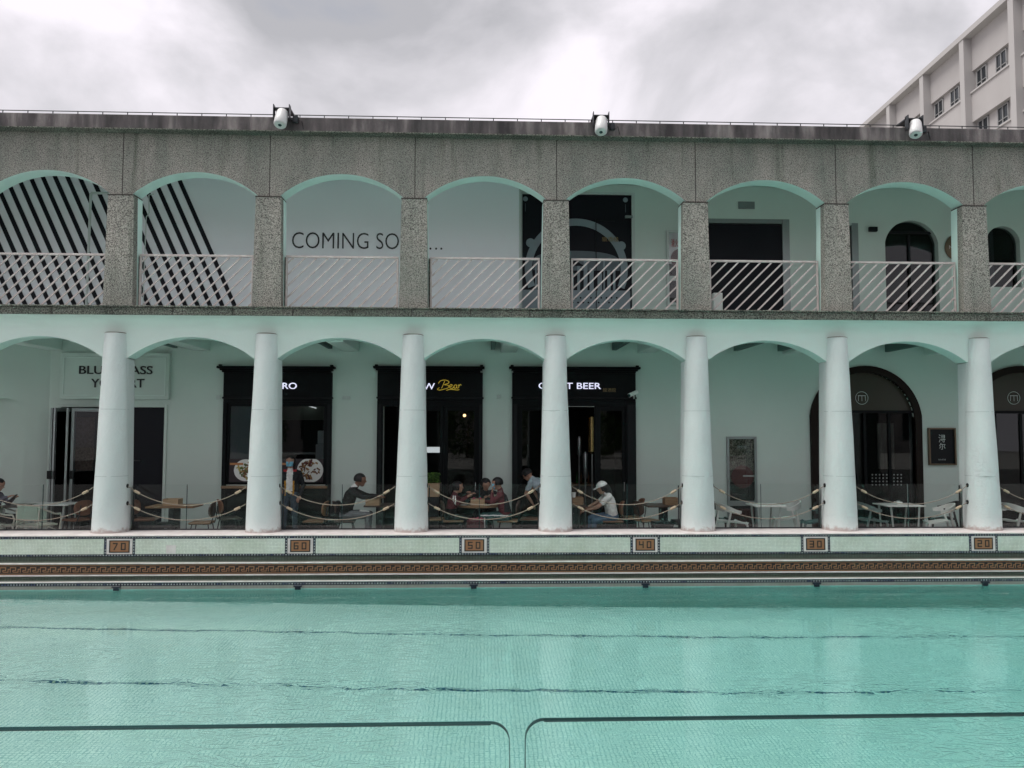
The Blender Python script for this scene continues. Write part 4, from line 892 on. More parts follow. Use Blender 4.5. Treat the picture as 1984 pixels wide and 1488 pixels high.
b = MB(); q0, q1 = W(848, 758, YW), W(895, 737, YW); sx, sz = (q1[0] - q0[0]) / 100, (q1[1] - q0[1]) / 50
def scr(pts): b.tube([(q0[0] + x_ * sx, YW - .10, q0[1] + z_ * sz) for x_, z_ in pts], .006, 'letter_gold', 6)
def smooth(P, n=5):
    out = []
    for i in range(len(P) - 1):
        p0, p1, p2, p3 = P[max(i - 1, 0)], P[i], P[i + 1], P[min(i + 2, len(P) - 1)]
        for k in range(n):
            u = k / n; out.append(tuple(.5 * ((2 * p1[j]) + (-p0[j] + p2[j]) * u + (2 * p0[j] - 5 * p1[j] + 4 * p2[j] - p3[j]) * u * u + (-p0[j] + 3 * p1[j] - 3 * p2[j] + p3[j]) * u ** 3) for j in range(2)))
    return out + [P[-1]]
scr(smooth([(30, 46), (24, 30), (17, 12)])); scr(smooth([(4, 34), (12, 46), (30, 50), (46, 44), (44, 35), (28, 29), (44, 26), (44, 15), (28, 9), (10, 4), (0, 8), (8, 16)]))
scr(smooth([(50, 19), (60, 24), (58, 30), (50, 25), (52, 14), (62, 13), (70, 20)])); scr(smooth([(79, 27), (72, 28), (67, 20), (70, 13), (76, 14), (80, 22)])); scr(smooth([(80, 28), (79, 18), (81, 13), (84, 15)])); scr(smooth([(86, 27), (88, 28), (87, 13)])); scr(smooth([(87, 20), (91, 28), (95, 30), (97, 26)])); scr(smooth([(36, 3), (55, 8), (80, 5), (90, 7)]))
b.build('script_sign', fb)
xd1, xd2, xd3 = WX(770, YW), WX(822, YW), WX(860, YW)
door_leaf(t, xd2 - .1, xd3, OW[3]); door_leaf(t, xd3 + .005, OW[1], OW[3]); b = MB(); b.box(xd1, xd2 - .1, YW - .05, YW + .05, FLOOR, OW[3], 'black_paint'); b.build('side_panel', t)
x1_, x2_, za_, zb_ = pbox(820, 853, 866, 877, YW + .3); b = MB(); b.box(x1_ - .1, x2_, YW + .3, YW + .32, za_, zb_, 'screen_glow'); sg = tag(b.build('lit_sign'), 'bright white lit strip hanging behind the bar door glass', 'lit sign')
x, z = W(900, 805, YW + .8); b = MB(); b.sphere((x, YW + .8, z), .035, 'lamp_glow', 12); t2 = thing('pendant_lamp', 'small orange glowing bulb behind the bar door', 'lamp', (x, YW + .8, z)); b.build('bulb', t2); b = MB(); b.tube([(x, YW + .8, z + .03), (x, YW + .8, 3.2)], .005, 'black_satin', 5); b.build('cord', t2)
t, fb, x0, x1 = shopfront('craft_beer_shopfront', 'black shopfront lettered CRAFT BEER with an open doorway showing brass tanks', (992, 1231), (986, 1238), OC, 711, 'd')
bx1, bx2, z1, z2 = pbox(1043, 1163, 742, 754, YW); text_part('sign_text', 'CRAFT BEER', 'letter_white', fb, (bx1, bx2, z1, z2), YW - .082, .02, .004)
bx1, bx2, z1, z2 = pbox(1167, 1192, 752, 760, YW); text_part('sign_characters', '釀酒館', 'gold_dim', fb, (bx1, bx2, z1, z2), YW - .082, .01)
xa, xb, xc_, xd_ = WX(1008, YW), WX(1056, YW), WX(1104, YW), WX(1154, YW)
door_leaf(t, OC[0], xb, OC[3]); door_leaf(t, xd_ + .02, OC[1], OC[3]); b = MB(); b.box(xb, xc_ - .05, YW - .04, YW + .04, FLOOR, OC[3], 'black_paint'); b.box(xd_ - .03, xd_ + .019, YW - .04, YW + .04, FLOOR, OC[3], 'black_paint'); b.build('door_post', t)
b = MB(); b.box(xc_ - .05, xd_, YW - .03, YW + .0, OC[3] - .012, OC[3] - .001, 'steel'); b.build('head_strip', t)
for (px, py0, py1, r, m) in ((1147, 808, 875, .10, 'brass'), (1122, 850, 880, .05, 'steel'), (1134, 880, 925, .06, 'steel')):
    xx, zt = W(px, py0, YW + .9); zb = WZ(py1, YW + .9, px); b = MB(); b.lathe((xx, YW + .9, zb), [(r * .5, -.05), (r, 0), (r, zt - zb), (r * .5, zt - zb + .06)], m, 24); b.tube([(xx, YW + .9, zb - .04), (xx, YW + .9, FLOOR + .02)], .02, 'steel', 6)
    tag(b.build('brewing_tank'), {1147: 'tall brass brewing tank in the open beer doorway', 1122: 'short thin steel tank left of the brass tank', 1134: 'low steel tank below and left of the brass tank'}[px], 'tank', 'brewing tanks in the beer doorway')
# yogurt shop
x1, x2, z1, z2 = pbox(125, 331, 684, 774, YW); x1 = WX(121, YW, 730)
t = thing('yogurt_sign', 'mint panelled signboard with black letters BLUEGRASS YOGURT above the folding doors', 'sign', ((x1 + x2) / 2, YW, z1))
b = MB(); b.box(x1, x2, YW - .10, YW, z1, z2, 'wall_paint', .01); b.build('board', t); b = MB()
for q in ((x1 + .06, x2 - .06, z2 - .12, z2 - .09), (x1 + .06, x2 - .06, z1 + .07, z1 + .10), (x1 + .06, x1 + .09, z1 + .10, z2 - .12), (x2 - .09, x2 - .06, z1 + .10, z2 - .12)): b.box(q[0], q[1], YW - .118, YW - .101, q[2], q[3], 'mint', .004)
b.build('moulding', t)
q = pbox(154, 296, 709, 725, YW - .1); text_part('sign_text', 'BLUEGRASS', 'letter_black', t, q, YW - .101, .02, .006)
q = pbox(177, 280, 734, 751, YW - .1); text_part('sign_text', 'YOGURT', 'letter_black', t, q, YW - .101, .02, .006)
t = thing('folding_doors', 'folding aluminium glass doors stacked open at the left of the yogurt shop doorway', 'door', (OY[0] + .4, YW, FLOOR))
za, zb = FLOOR + .02, OY[3] - .03
for k, (xa, ya, xb2, yb) in enumerate(((OY[0] + .04, YW - .02, OY[0] + .10, YW - .55), (OY[0] + .16, YW - .55, OY[0] + .26, YW - .02), (OY[0] + .32, YW - .02, OY[0] + .42, YW - .55), (OY[0] + .48, YW - .50, OY[0] + .98, YW - .06))):
    d = Vector((xb2 - xa, yb - ya, 0)); L_ = d.length; d.normalize(); nn = Vector((-d.y, d.x, 0)) * .02
    def lb_(mb, u0, u1, z0, z1, m, th=1.0):
        vs = [(xa + d.x * u + nn.x * s_ * th, ya + d.y * u + nn.y * s_ * th, z_) for u in (u0, u1) for s_ in (-1, 1) for z_ in (z0, z1)]
        mb.add(vs, [(0, 1, 3, 2), (4, 6, 7, 5), (0, 4, 5, 1), (2, 3, 7, 6), (0, 2, 6, 4), (1, 5, 7, 3)], m)
    b = MB(); lb_(b, 0, .05, za, zb, 'aluminium'); lb_(b, L_ - .05, L_, za, zb, 'aluminium'); lb_(b, .05, L_ - .05, zb - .07, zb, 'aluminium'); lb_(b, .05, L_ - .05, za, za + .12, 'aluminium'); dd = b.build('door_leaf', t)
    b = MB(); lb_(b, .05, L_ - .05, za + .12, zb - .07, 'glass_shop', .2); b.build('glass', dd)
    b = MB(); lb_(b, L_ - .04 if k == 0 else .0, L_ + .01 if k == 0 else .04, .85, 1.02, 'c_black', 2.4); b.build('handle', dd)
b = MB(); xb_, zt_ = W(150, 808, YW + .9); b.box(xb_ - .1, xb_ + .36, YW + .9, YW + .95, WZ(912, YW + .9), zt_, 'brick_pink'); tag(b.build('pink_curtain'), 'pinkish textured panel seen through the folding doors', 'panel')
b = MB(); b.box(OY[1] - .001, OY[1] + .06, YW - .03, YW + .05, FLOOR, OY[3] + .06, 'wall_paint', .005); b.box(OY[0] - .06, OY[1] - .002, YW - .03, YW + .05, OY[3], OY[3] + .06, 'wall_paint', .005); b.box(WX(247, YW), OY[1] - .002, YW + .05, YW + .09, FLOOR, OY[3], 'black_vinyl'); b.box(WX(250, YW), WX(272, YW), YW + .0, YW + .04, WZ(894, YW), WZ(892, YW), 'dark_metal')  # mint frame; the black sheet paints the shade of the opening
tag(b.build('shop_doorway'), 'mint-framed opening with a black sheet for its shade under the yogurt signboard', 'doorway')
# arched restaurant doors
for (op, plx, lab, sgn) in ((OM1, 1671, 'dark arched restaurant entrance with a circled emblem between the sixth and seventh columns', 0), (OM2, 1966, 'dark arched restaurant entrance at the right edge beyond the seventh column', 1)):
    xa, xb, _, zs_, rs_ = op; t = thing('arched_entrance', lab, 'door', ((xa + xb) / 2, YW, FLOOR), 'arched restaurant entrances')
    h = (xb - xa) / 2; R = (h * h + rs_ * rs_) / (2 * rs_); xm = (xa + xb) / 2; cz = zs_ - (R - rs_); n = 30
    a0 = math.asin(min(1, h / R))
    def arc(rr, k): a = -a0 + 2 * a0 * k / n; return (xm + rr * math.sin(a), cz + rr * math.cos(a))
    fw = .15; outer = [(xa - fw * .93, FLOOR)] + [arc(R + fw, k) for k in range(n + 1)] + [(xb + fw * .93, FLOOR)]
    inner = [(xa, FLOOR)] + [arc(R, k) for k in range(n + 1)] + [(xb, FLOOR)]
    b = MB()
    for k in range(len(outer) - 1):
        o0, o1, i0, i1 = outer[k], outer[k + 1], inner[k], inner[k + 1]
        vs = [(o0[0], YW - .06, o0[1]), (o1[0], YW - .06, o1[1]), (i1[0], YW - .06, i1[1]), (i0[0], YW - .06, i0[1]), (o0[0], YW - .001, o0[1]), (o1[0], YW - .001, o1[1]), (i1[0], YW + .1, i1[1]), (i0[0], YW + .1, i0[1])]
        b.add(vs, [(0, 1, 2, 3), (0, 4, 5, 1), (3, 2, 6, 7)], 'brown_paint')
    b.build('arch_frame', t)
    ztr = WZ(793, YW)
    hx_ = math.sqrt(max(0, R * R - (ztr - cz) ** 2)); b = MB(); b.prism([arc(R + .02, k) for k in range(n + 1) if arc(R + .02, k)[1] > ztr] + [(xm + min(hx_, h), ztr), (xm - min(hx_, h), ztr)], YW + .04, YW + .06, 'transom'); tr_ = b.build('transom', t)
    xe, ze = W(plx, 771, YW); b = MB(); b.tube([(xe + .14 * math.cos(2 * PI * k / 36), YW + .03, ze + .14 * math.sin(2 * PI * k / 36)) for k in range(36)], .006, 'alu_white', 6, True)
    b.box(xe - .085, xe + .085, YW + .025, YW + .035, ze + .045, ze + .057, 'alu_white')
    for o_, s_ in ((-.075, -.02), (0, 0), (.075, .02)): b.add([(xe + o_ - .005, YW + .025, ze + .045), (xe + o_ + .005, YW + .025, ze + .045), (xe + o_ + s_ * .4 + .005, YW + .025, ze - .07), (xe + o_ + s_ * .4 - .005, YW + .025, ze - .07)], [(0, 1, 2, 3)], 'alu_white')
    b.build('emblem', tr_)
    b = MB(); b.box(xa, xb, YW - .01, YW + .1, ztr - .06, ztr - .001, 'black_paint'); 
    for k in range(1, 4): xx = xa + (xb - xa) * k / 4; b.box(xx - .03, xx + .03, YW + .02, YW + .08, FLOOR, ztr - .061, 'black_paint')
    b.build('door_frame', t)
    b = MB(); b.box(xa, xb, YW + .045, YW + .052, FLOOR + .02, ztr - .061, 'glass_shop'); b.build('door_glass', t)
    if not sgn:
        b = MB()
        for r in range(4):
            for c_ in range(9):
                xx, z_ = W(1692 + c_ * 7, 920 + r * 6.5, YW); b.lathe((xx, YW + .043, z_), [(.017, 0), (.017, -.003)], 'c_grey' if False else 'aluminium', 10, 'y')
        b.build('dot_pattern', t)
        x1_, x2_, za_, zb_ = pbox(1700, 1732, 820, 900, YW + .8); b = MB()
        for k in range(8): xx = x1_ + (x2_ - x1_) * (k + .5) / 8; b.tube([(xx, YW + .8 + .01 * (k % 2), za_ - .1), (xx, YW + .8, zb_)], (x2_ - x1_) / 14, 'curtain', 6)  # pale tubes imitate a curtain's reflection in the door glass
        tag(b.build('curtain_reflection'), 'pale folds standing in for a curtain reflected in the arched entrance glass', 'curtain')
x1, x2, z1, z2 = pbox(1797, 1850, 829, 901, YW); t = thing('menu_board', 'black menu board in a gold frame with white brush characters between the arched entrances', 'sign', ((x1 + x2) / 2, YW, z1))
b = MB(); g_ = .035
for q in ((x1, x1 + g_, z1, z2), (x2 - g_, x2, z1, z2), (x1 + g_, x2 - g_, z2 - g_, z2), (x1 + g_, x2 - g_, z1, z1 + g_)): b.box(q[0], q[1], YW - .07, YW - .001, q[2], q[3], 'brass_dark', .006)
b.build('frame', t); b = MB(); b.box(x1 + g_, x2 - g_, YW - .03, YW - .002, z1 + g_, z2 - g_, 'black_satin'); b.build('panel', t)
q = pbox(1817, 1830, 842, 857, YW); text_part('characters', '浔', 'alu_white', t, q, YW - .031, .004); q = pbox(1818, 1830, 858, 871, YW); text_part('characters', '尔', 'alu_white', t, q, YW - .031, .004)
q = pbox(1816, 1831, 889, 892, YW); text_part('caption', '浔尔料理', 'aluminium', t, q, YW - .031, .003)
# small wall plates
for (px0, px1, py0, py1, lb) in ((663, 680, 766, 774, 'mint wall plate between the bistro and the bar'), (962, 971, 764, 773, 'small square wall plate between the two bar shopfronts'), (419, 428, 765, 774, 'small wall plate left of the bistro shopfront')):
    x1, x2, z1, z2 = pbox(px0, px1, py0, py1, YW); b = MB(); b.box(x1, x2, YW - .025, YW, z1, z2, 'wall_paint', .005); b.box(x1 + .012, (x1 + x2) / 2 - .004, YW - .029, YW - .0255, z1 + .012, z2 - .012, 'alu_white', .002); b.box((x1 + x2) / 2 + .004, x2 - .012, YW - .029, YW - .0255, z1 + .012, z2 - .012, 'alu_white', .002); tag(b.build('wall_plate'), lb, 'wall plate', 'small plates on the arcade wall')
# cctv camera
x, z = W(1228, 762, YW - .3); t = thing('security_camera', 'white bullet security camera at the upper right of the craft beer shopfront', 'camera', (x, YW - .3, z))
b = MB(); b.tube([(x - .12, YW - .42, z - .05), (x + .08, YW - .22, z + .03)], .045, 'plastic_white', 12); b.build('camera_body', t); b = MB(); b.tube([(x - .13, YW - .43, z - .055), (x - .121, YW - .421, z - .051)], .035, 'lens', 12); b.build('lens', t)
b = MB(); b.tube([(x, YW - .3, z - .03), (x + .02, YW - .2, z - .1), (x + .05, YW - .06, z - .1)], .014, 'plastic_white', 6); b.lathe((x + .05, YW - .06, z - .1), [(.04, 0), (.04, .055)], 'plastic_white', 12, 'y'); b.build('bracket', t)

# ================================================================== ROPES AND GLASS IN THE BAYS
bay_words = ['leftmost bay beside the cream rattan chairs', 'bay of the yogurt doorway', 'bay of the bistro window and the standing woman', 'bay of the people at the round table',
             'bay of the diner in a white cap', 'bay of the lower fire hose cabinet', 'bay of the first arched entrance', 'rightmost bay']
for i, (a, c) in enumerate(zip(LXs, LXs[1:])):
    for up, (ze, zm) in enumerate(((.515, .205), (.835, .475))):
        y = .0; xa, xb = a + .315 - ze * .032, c - .315 + ze * .032; m = 'rope' if i in (1, 2, 3, 4) else 'rope_dark'
        t = thing('barrier_rope', ('lower' if not up else 'upper') + ' barrier rope sagging between two columns, ' + bay_words[i], 'rope', ((xa + xb) / 2, y, zm), 'ropes strung between the lower columns')
        pts = []
        for k in range(33):
            u = k / 32; q = 2 * u - 1; pts.append((xa + (xb - xa) * u, y - .01, zm + (ze - zm) * (math.cosh(1.3 * q) - 1) / (math.cosh(1.3) - 1)))
        b = MB(); b.tube(pts, .007, m, 8); b.build('rope', t)
        for (k0, k1, xo, sg) in ((2, 4, xa, 1), (30, 28, xb, -1)):
            p0, p1 = Vector(pts[k0]), Vector(pts[k1]); d = (p1 - p0).normalized()
            b = MB(); b.tube([p0 - d * .01, p0, p0 + d * .03, p0 + d * .06, p0 + d * .1, p0 + d * .11], [.014, .026, .023, .026, .023, .013], 'knot', 10); b.build('knot', t)
            b = MB(); b.lathe((xo, y - .01, ze), [(.04, -.012 * sg), (.04, .01 * sg), (.02, .014 * sg)], 'c_black', 14, 'x'); b.build('wall_hook', t)
    xa, xb = a + .29, c - .29; xs_ = xa + (xb - xa) * (.46 if i % 2 else .52)
    t = thing('glass_balustrade', 'low clear glass balustrade on the ledge, ' + bay_words[i], 'balustrade', ((xa + xb) / 2, .2, 0), 'glass balustrades between the lower columns')
    for (q0, q1) in ((xa, xs_ - .006), (xs_ + .006, xb)): b = MB(); b.box(q0, q1, .195, .207, .01, .845, 'glass_rail'); b.build('glass_panel', t)
    b = MB(); b.box(xa, xb, .18, .22, .001, .022, 'dark_metal'); b.build('bottom_channel', t)
    for q in (xa + .01, xb - .03): b = MB(); b.box(q, q + .022, .215, .235, .0, .82, 'dark_metal'); b.build('side_post', t)
    b = MB(); b.box(xs_ - .0055, xs_ + .0055, .194, .208, .01, .845, 'glass_edge'); b.build('joint', t)

# near glass balustrade in front of the photographer
yg = -13.5
def gpane(px0, px1, lb):
    za = W(500, 1405, yg)[1] if px0 < 900 else W(1500, 1388, yg)[1]
    xa, xb = (-3.6, WX(988, yg, 1410)) if px0 < 900 else (WX(1017, yg, 1410), 1.4)
    t = thing('near_glass_panel', lb, 'glass panel', ((xa + xb) / 2, yg, .26), 'near glass balustrade panels')
    r = .035; z0 = .262; P = []
    if px0 < 900: P = [(xa, z0), (xb, z0)] + [(xb - r + r * math.cos(k * PI / 16), za - r + r * math.sin(k * PI / 16)) for k in range(9)] + [(xa, za)]
    else: P = [(xb, z0), (xb, za)] + [(xa + r - r * math.sin(k * PI / 16), za - r + r * math.cos(k * PI / 16)) for k in range(9)] + [(xa, z0)]
    b = MB(); b.prism(P, yg - .006, yg + .006, 'glass_near'); b.build('glass', t)
    edge = (P[1:] if px0 < 900 else P[:-1][1:] + [P[-1]])
    b = MB(); 
    for (p, q) in zip(edge, edge[1:]):
        th = .0030 if abs(p[0] - q[0]) > .02 else .0012
        d = Vector((q[0] - p[0], 0, q[1] - p[1])).normalized(); nn = Vector((-d.z, 0, d.x))
        if px0 < 900: pass
        b.add([(p[0], yg - .0065, p[1]), (q[0], yg - .0065, q[1]), (q[0], yg + .0065, q[1]), (p[0], yg + .0065, p[1]),
               (p[0] + nn.x * th, yg - .0065, p[1] + nn.z * th), (q[0] + nn.x * th, yg - .0065, q[1] + nn.z * th), (q[0] + nn.x * th, yg + .0065, q[1] + nn.z * th), (p[0] + nn.x * th, yg + .0065, p[1] + nn.z * th)],
              [(0, 1, 2, 3), (4, 5, 6, 7), (0, 1, 5, 4), (3, 2, 6, 7), (0, 3, 7, 4), (1, 2, 6, 5)], 'glass_edge')
    b.build('polished_edge', t)
gpane(0, 985, 'clear glass panel in the left foreground with a dark top edge before the water'); gpane(1018, 1984, 'clear glass panel in the right foreground with a dark top edge before the water')

# ================================================================== FURNITURE
def bistro_chair(lb, m_seat, m_back, loc, rz, group='brown cafe chairs on the terrace'):
    t = thing('cafe_chair', lb, 'chair', loc, group, rz)
    b = MB(); b.box(-.20, .21, -.21, .21, .435, .475, m_seat, .016); b.build('seat', t, False)
    b = MB()
    n = 20; P = [(.19 * math.copysign(abs(math.cos(2 * PI * k / n)) ** .75, math.cos(2 * PI * k / n)), .15 * math.copysign(abs(math.sin(2 * PI * k / n)) ** .75, math.sin(2 * PI * k / n))) for k in range(n)]
    vs = []
    for s_ in (0, 1):
        for (y_, z_) in P: vs.append((-.235 - .05 * (z_ + .15) + .028 * s_ + .06 * (y_ / .19) ** 2, y_, .70 + z_))
    b.add(vs, [tuple(range(n)), tuple(range(n, 2 * n))[::-1]] + [(k, (k + 1) % n, n + (k + 1) % n, n + k) for k in range(n)], m_back); b.build('backrest', t, False)
    for sx, sy in ((1, 1), (1, -1), (-1, 1), (-1, -1)): b = MB(); b.tube([(.15 * sx, .16 * sy, .435), (.23 * sx, .21 * sy, 0)], [.012, .009], 'dark_metal', 6); b.build('leg', t, False)
    b = MB()
    for sy in (1, -1): b.tube([(-.05, .13 * sy, .43), (-.20, .14 * sy, .44), (-.24, .12 * sy, .60), (-.25, .10 * sy, .76)], .010, 'dark_metal', 6)
    b.tube([(.19, .18, .2), (.19, -.18, .2)], .007, 'dark_metal', 6); b.tube([(-.19, .18, .2), (-.19, -.18, .2)], .007, 'dark_metal', 6); b.build('back_frame', t, False)
    return t
def rattan_chair(lb, loc, rz):
    t = thing('rattan_armchair', lb, 'armchair', loc, 'cream rattan armchairs on the terrace', rz)
    b = MB(); b.box(-.23, .25, -.25, .25, .41, .445, 'cream', .012); b.build('seat', t, False)
    def bow(z0, z1, r0, ex=0):
        return [(.24, -.30, z0), (.10, -.31, z0 + .01), (-.10, -.31, z0 + (z1 - z0) * .45), (-.24, -.22, z0 + (z1 - z0) * .9), (-.29, 0, z1), (-.24, .22, z0 + (z1 - z0) * .9), (-.10, .31, z0 + (z1 - z0) * .45), (.10, .31, z0 + .01), (.24, .30, z0)]
    top = bow(.63, .83, 0); low = bow(.45, .56, 0)
    b = MB(); vs = [p for p in top[2:7]] + [p for p in low[2:7]]; b.add(vs, [(k, k + 1, k + 6, k + 5) for k in range(4)], 'green_mesh'); b.build('mesh_back', t, False)
    b = MB(); b.tube(top, .016, 'cream', 8); b.tube(low[1:8], .012, 'cream', 8)
    for sy in (1, -1):
        b.tube([(.24, .30 * sy, .63), (.27, .30 * sy, .55), (.25, .29 * sy, .40), (.24, .28 * sy, 0)], .015, 'cream', 8)
        b.tube([(-.22, .26 * sy, .75), (-.22, .24 * sy, .42), (-.27, .26 * sy, 0)], .015, 'cream', 8)
        b.tube([(.24, .29 * sy, .30), (0, .27 * sy, .40), (-.24, .25 * sy, .28)], .010, 'cream', 6)
    b.tube([(-.25, -.26, .30), (-.25, 0, .40), (-.25, .26, .30)], .010, 'cream', 6); b.tube([(.24, -.28, .30), (.24, 0, .38), (.24, .28, .30)], .010, 'cream', 6)
    b.tube([(-.25, -.26, .18), (-.25, .26, .18)], .009, 'cream', 6); b.tube([(.0, -.27, .2), (.0, .27, .2)], .009, 'cream', 6); b.build('cane_frame', t, False)
    return t
def wing_chair(lb, m, loc, rz):
    t = thing('plastic_armchair', lb, 'armchair', loc, 'plastic armchairs with winged backs on the terrace', rz)
    b = MB(); n = 8; vs = []
    for i in range(n + 1):
        u = i / n; x = -.22 + .46 * u; z = .435 + .02 * math.sin(PI * u * 1.6 + .6)
        for y in (-.22, 0, .22):
            for s_ in (0, 1): vs.append((x, y * (1 - .1 * (1 - u)), z - (.012 if y == 0 else 0) + .026 * s_))
    fs = []
    for i in range(n):
        for j in range(2):
            for s_ in (0, 1):
                q = (i * 6 + j * 2 + s_, i * 6 + j * 2 + 2 + s_, (i + 1) * 6 + j * 2 + 2 + s_, (i + 1) * 6 + j * 2 + s_); fs.append(q)
        for j in (0, 2): fs.append((i * 6 + j * 2, i * 6 + j * 2 + 1, (i + 1) * 6 + j * 2 + 1, (i + 1) * 6 + j * 2))
    fs += [(0, 2, 3, 1), (2, 4, 5, 3), (n * 6, n * 6 + 2, n * 6 + 3, n * 6 + 1), (n * 6 + 2, n * 6 + 4, n * 6 + 5, n * 6 + 3)]
    b.add(vs, fs, m, True); b.build('seat', t, False)
    b = MB(); vs = []; fs = []; K = 16
    for k in range(K + 1):
        a = -1.9 + 3.8 * k / K; c_ = math.cos(a); h = .05 + .09 * max(0, math.cos(a * .8)) ; x = -.05 - .24 * c_; y = .29 * math.sin(a) if abs(a) < 1.57 else .29 * math.copysign(1, a); zc_ = .66 + .09 * max(0, c_)
        o = Vector((-c_, math.sin(a), 0)) * .012
        vs += [(x - o.x, y - o.y, zc_ - h / 2), (x + o.x, y + o.y, zc_ - h / 2), (x + o.x * 1.6, y + o.y * 1.6, zc_ + h / 2), (x - o.x * .4, y - o.y * .4, zc_ + h / 2)]
    for k in range(K):
        for j in range(4): fs.append((k * 4 + j, k * 4 + (j + 1) % 4, (k + 1) * 4 + (j + 1) % 4, (k + 1) * 4 + j))
    fs += [(0, 1, 2, 3), (K * 4, K * 4 + 1, K * 4 + 2, K * 4 + 3)]
    b.add(vs, fs, m, True); b.build('winged_back', t, False)
    for sx, sy in ((1, 1), (1, -1), (-1, 1), (-1, -1)):
        b = MB()
        if sx > 0: b.tube([(.19, .18 * sy, .45), (.215, .21 * sy, .38), (.24, .235 * sy, 0)], [.03, .022, .013], m, 8)
        else: b.tube([(-.16, .235 * sy, .66), (-.20, .21 * sy, .46), (-.22, .21 * sy, .38), (-.29, .235 * sy, 0)], [.018, .022, .022, .013], m, 8)
        b.build('leg', t, False)
    return t
def stool(lb, loc, rz=0):
    t = thing('metal_stool', lb, 'stool', loc, 'dark metal stools on the terrace', rz)
    b = MB(); b.box(-.17, .17, -.17, .17, .44, .47, 'dark_metal', .01); b.box(-.175, .175, -.175, .175, .38, .439, 'dark_metal', .006); b.build('seat', t, False)
    for sx, sy in ((1, 1), (1, -1), (-1, 1), (-1, -1)):
        b = MB(); b.add([(.16 * sx, .16 * sy, .40), (.08 * sx, .16 * sy, .40), (.20 * sx, .215 * sy, 0), (.235 * sx, .215 * sy, 0), (.16 * sx, .12 * sy, .40), (.10 * sx, .12 * sy, .40), (.20 * sx, .19 * sy, 0), (.235 * sx, .19 * sy, 0)], [(0, 1, 2, 3), (4, 5, 6, 7), (0, 1, 5, 4), (3, 2, 6, 7), (0, 3, 7, 4), (1, 2, 6, 5)], 'dark_metal'); b.build('leg', t, False)
    return t
def slab_table(lb, loc, rz=0, L=.80, top='wood', base='dark_metal', h=.755):
    t = thing('cafe_table', lb, 'table', loc, None, rz)
    b = MB(); b.box(-L / 2, L / 2, -.30, .30, h - .035, h, top, .006); b.build('tabletop', t, False)
    b = MB(); b.box(-.055, .055, -.18, .18, .02, h - .036, base, .006); b.box(-.22, .22, -.25, .25, 0, .02, base, .004); b.build('pedestal', t, False)
    return t
def thin_table(lb, loc, rz=0, L=.8, m='plastic_white'):
    t = thing('thin_legged_table', lb, 'table', loc, 'thin-legged white tables', rz)
    b = MB(); b.box(-L / 2, L / 2, -.32, .32, .735, .76, m, .006); b.build('tabletop', t, False)
    for sx, sy in ((1, 1), (1, -1), (-1, 1), (-1, -1)): b = MB(); b.tube([((L / 2 - .10) * sx, .24 * sy, .734), ((L / 2 - .16) * sx, .26 * sy, 0)], [.022, .013], 'alu_white', 8); b.build('leg', t, False)
    return t
def at(px, Y): return (WX(px, Y, 1005), Y, FLOOR)
def D(a): return math.radians(a)
rc = rattan_chair('cream rattan armchair with a pale green mesh back turned to the pool', at(72, .62), D(74))
copy_tree(rc, at(8, .72), D(12), 'cream rattan armchair at the left edge under the seated person with a phone')
thin_table('thin-topped pale table behind the cream rattan armchair', at(96, 1.5), 0, 1.0)
thin_table('pale table before the seated person with a phone at the left edge', at(35, 1.15), 0, .5, 'leather_dark')
c0 = bistro_chair('brown cafe chair with an orange-brown seat just left of the first column', 'leather', 'leather', at(150, 1.3), D(150))
def cc(px, Y, a, lb): return copy_tree(c0, at(px, Y), D(a), lb)
def rb(o, *ms):
    """give the seat and backrest of a copied chair their own colours"""
    for ch in o.children:
        nm = ch.name.split('.')[0]
        if nm in ('seat', 'backrest'):
            ch.data = ch.data.copy(); ch.data.materials[0] = MT[ms[0] if nm == 'seat' else ms[-1]]
    return o
cc(283, 1.35, 8, 'brown leather cafe chair before the dark yogurt doorway, just right of the first column')
rb(cc(246, 1.6, 60, 'dark red-brown chair half hidden behind the first column'), 'leather_dark', 'leather')
rb(cc(392, .75, 184, 'cafe chair with pale wooden seat and dark back, before the wall left of the bistro'), 'wood', 'leather_dark')
rb(cc(444, 1.5, 30, 'brown-backed cafe chair in the shade left of the second column'), 'leather_dark', 'leather')
rb(cc(612, .95, 176, 'wooden cafe chair facing left between the standing woman and the seated man'), 'wood', 'wood')
rb(cc(668, .95, 6, 'cafe chair with a black jacket over its back under the seated man'), 'leather_dark', 'leather_dark')
rb(cc(843, 1.25, 10, 'slatted wooden chair just right of the third column'), 'wood', 'wood_pale')
rb(cc(877, 1.0, 4, 'cafe chair under the girl with white sleeve stripes'), 'wood', 'leather_dark')
rb(cc(936, 1.95, -80, 'dark chair behind the round table'), 'leather_dark', 'leather_dark')
rb(cc(984, .95, 176, 'cafe chair under the masked person in maroon'), 'wood', 'leather_dark')
cc(1028, 1.25, 172, 'brown round-backed cafe chair just left of the fourth column')
cc(1186, .85, 178, 'brown round-backed chair under the diner in a white cap')
rb(cc(1226, 1.45, 186, 'brown chair behind the diner in a white cap, in the shade'), 'wood', 'leather')
rb(cc(1252, .95, 20, 'wood-seated cafe chair left of the dark pedestal table'), 'wood', 'leather_dark')
s0 = stool('dark metal stool beside the pedestal table in the yogurt doorway bay', at(322, .62))
copy_tree(s0, at(1282, .6), D(4), 'dark metal stool before the pedestal table, just left of the fifth column')
copy_tree(s0, at(1322, .9), D(20), 'dark metal stool half hidden behind the fifth column')
def lean(px, Y, lb, L=.8, top='wood', off=0): return slab_table(lb, at(px, Y), 0, L, top)
lean(338, 1.1, 'wooden table on a dark plate pedestal in the yogurt doorway bay', .92)
lean(738, 1.25, 'dark table before the seated man in a black jacket', .62, 'leather_dark')
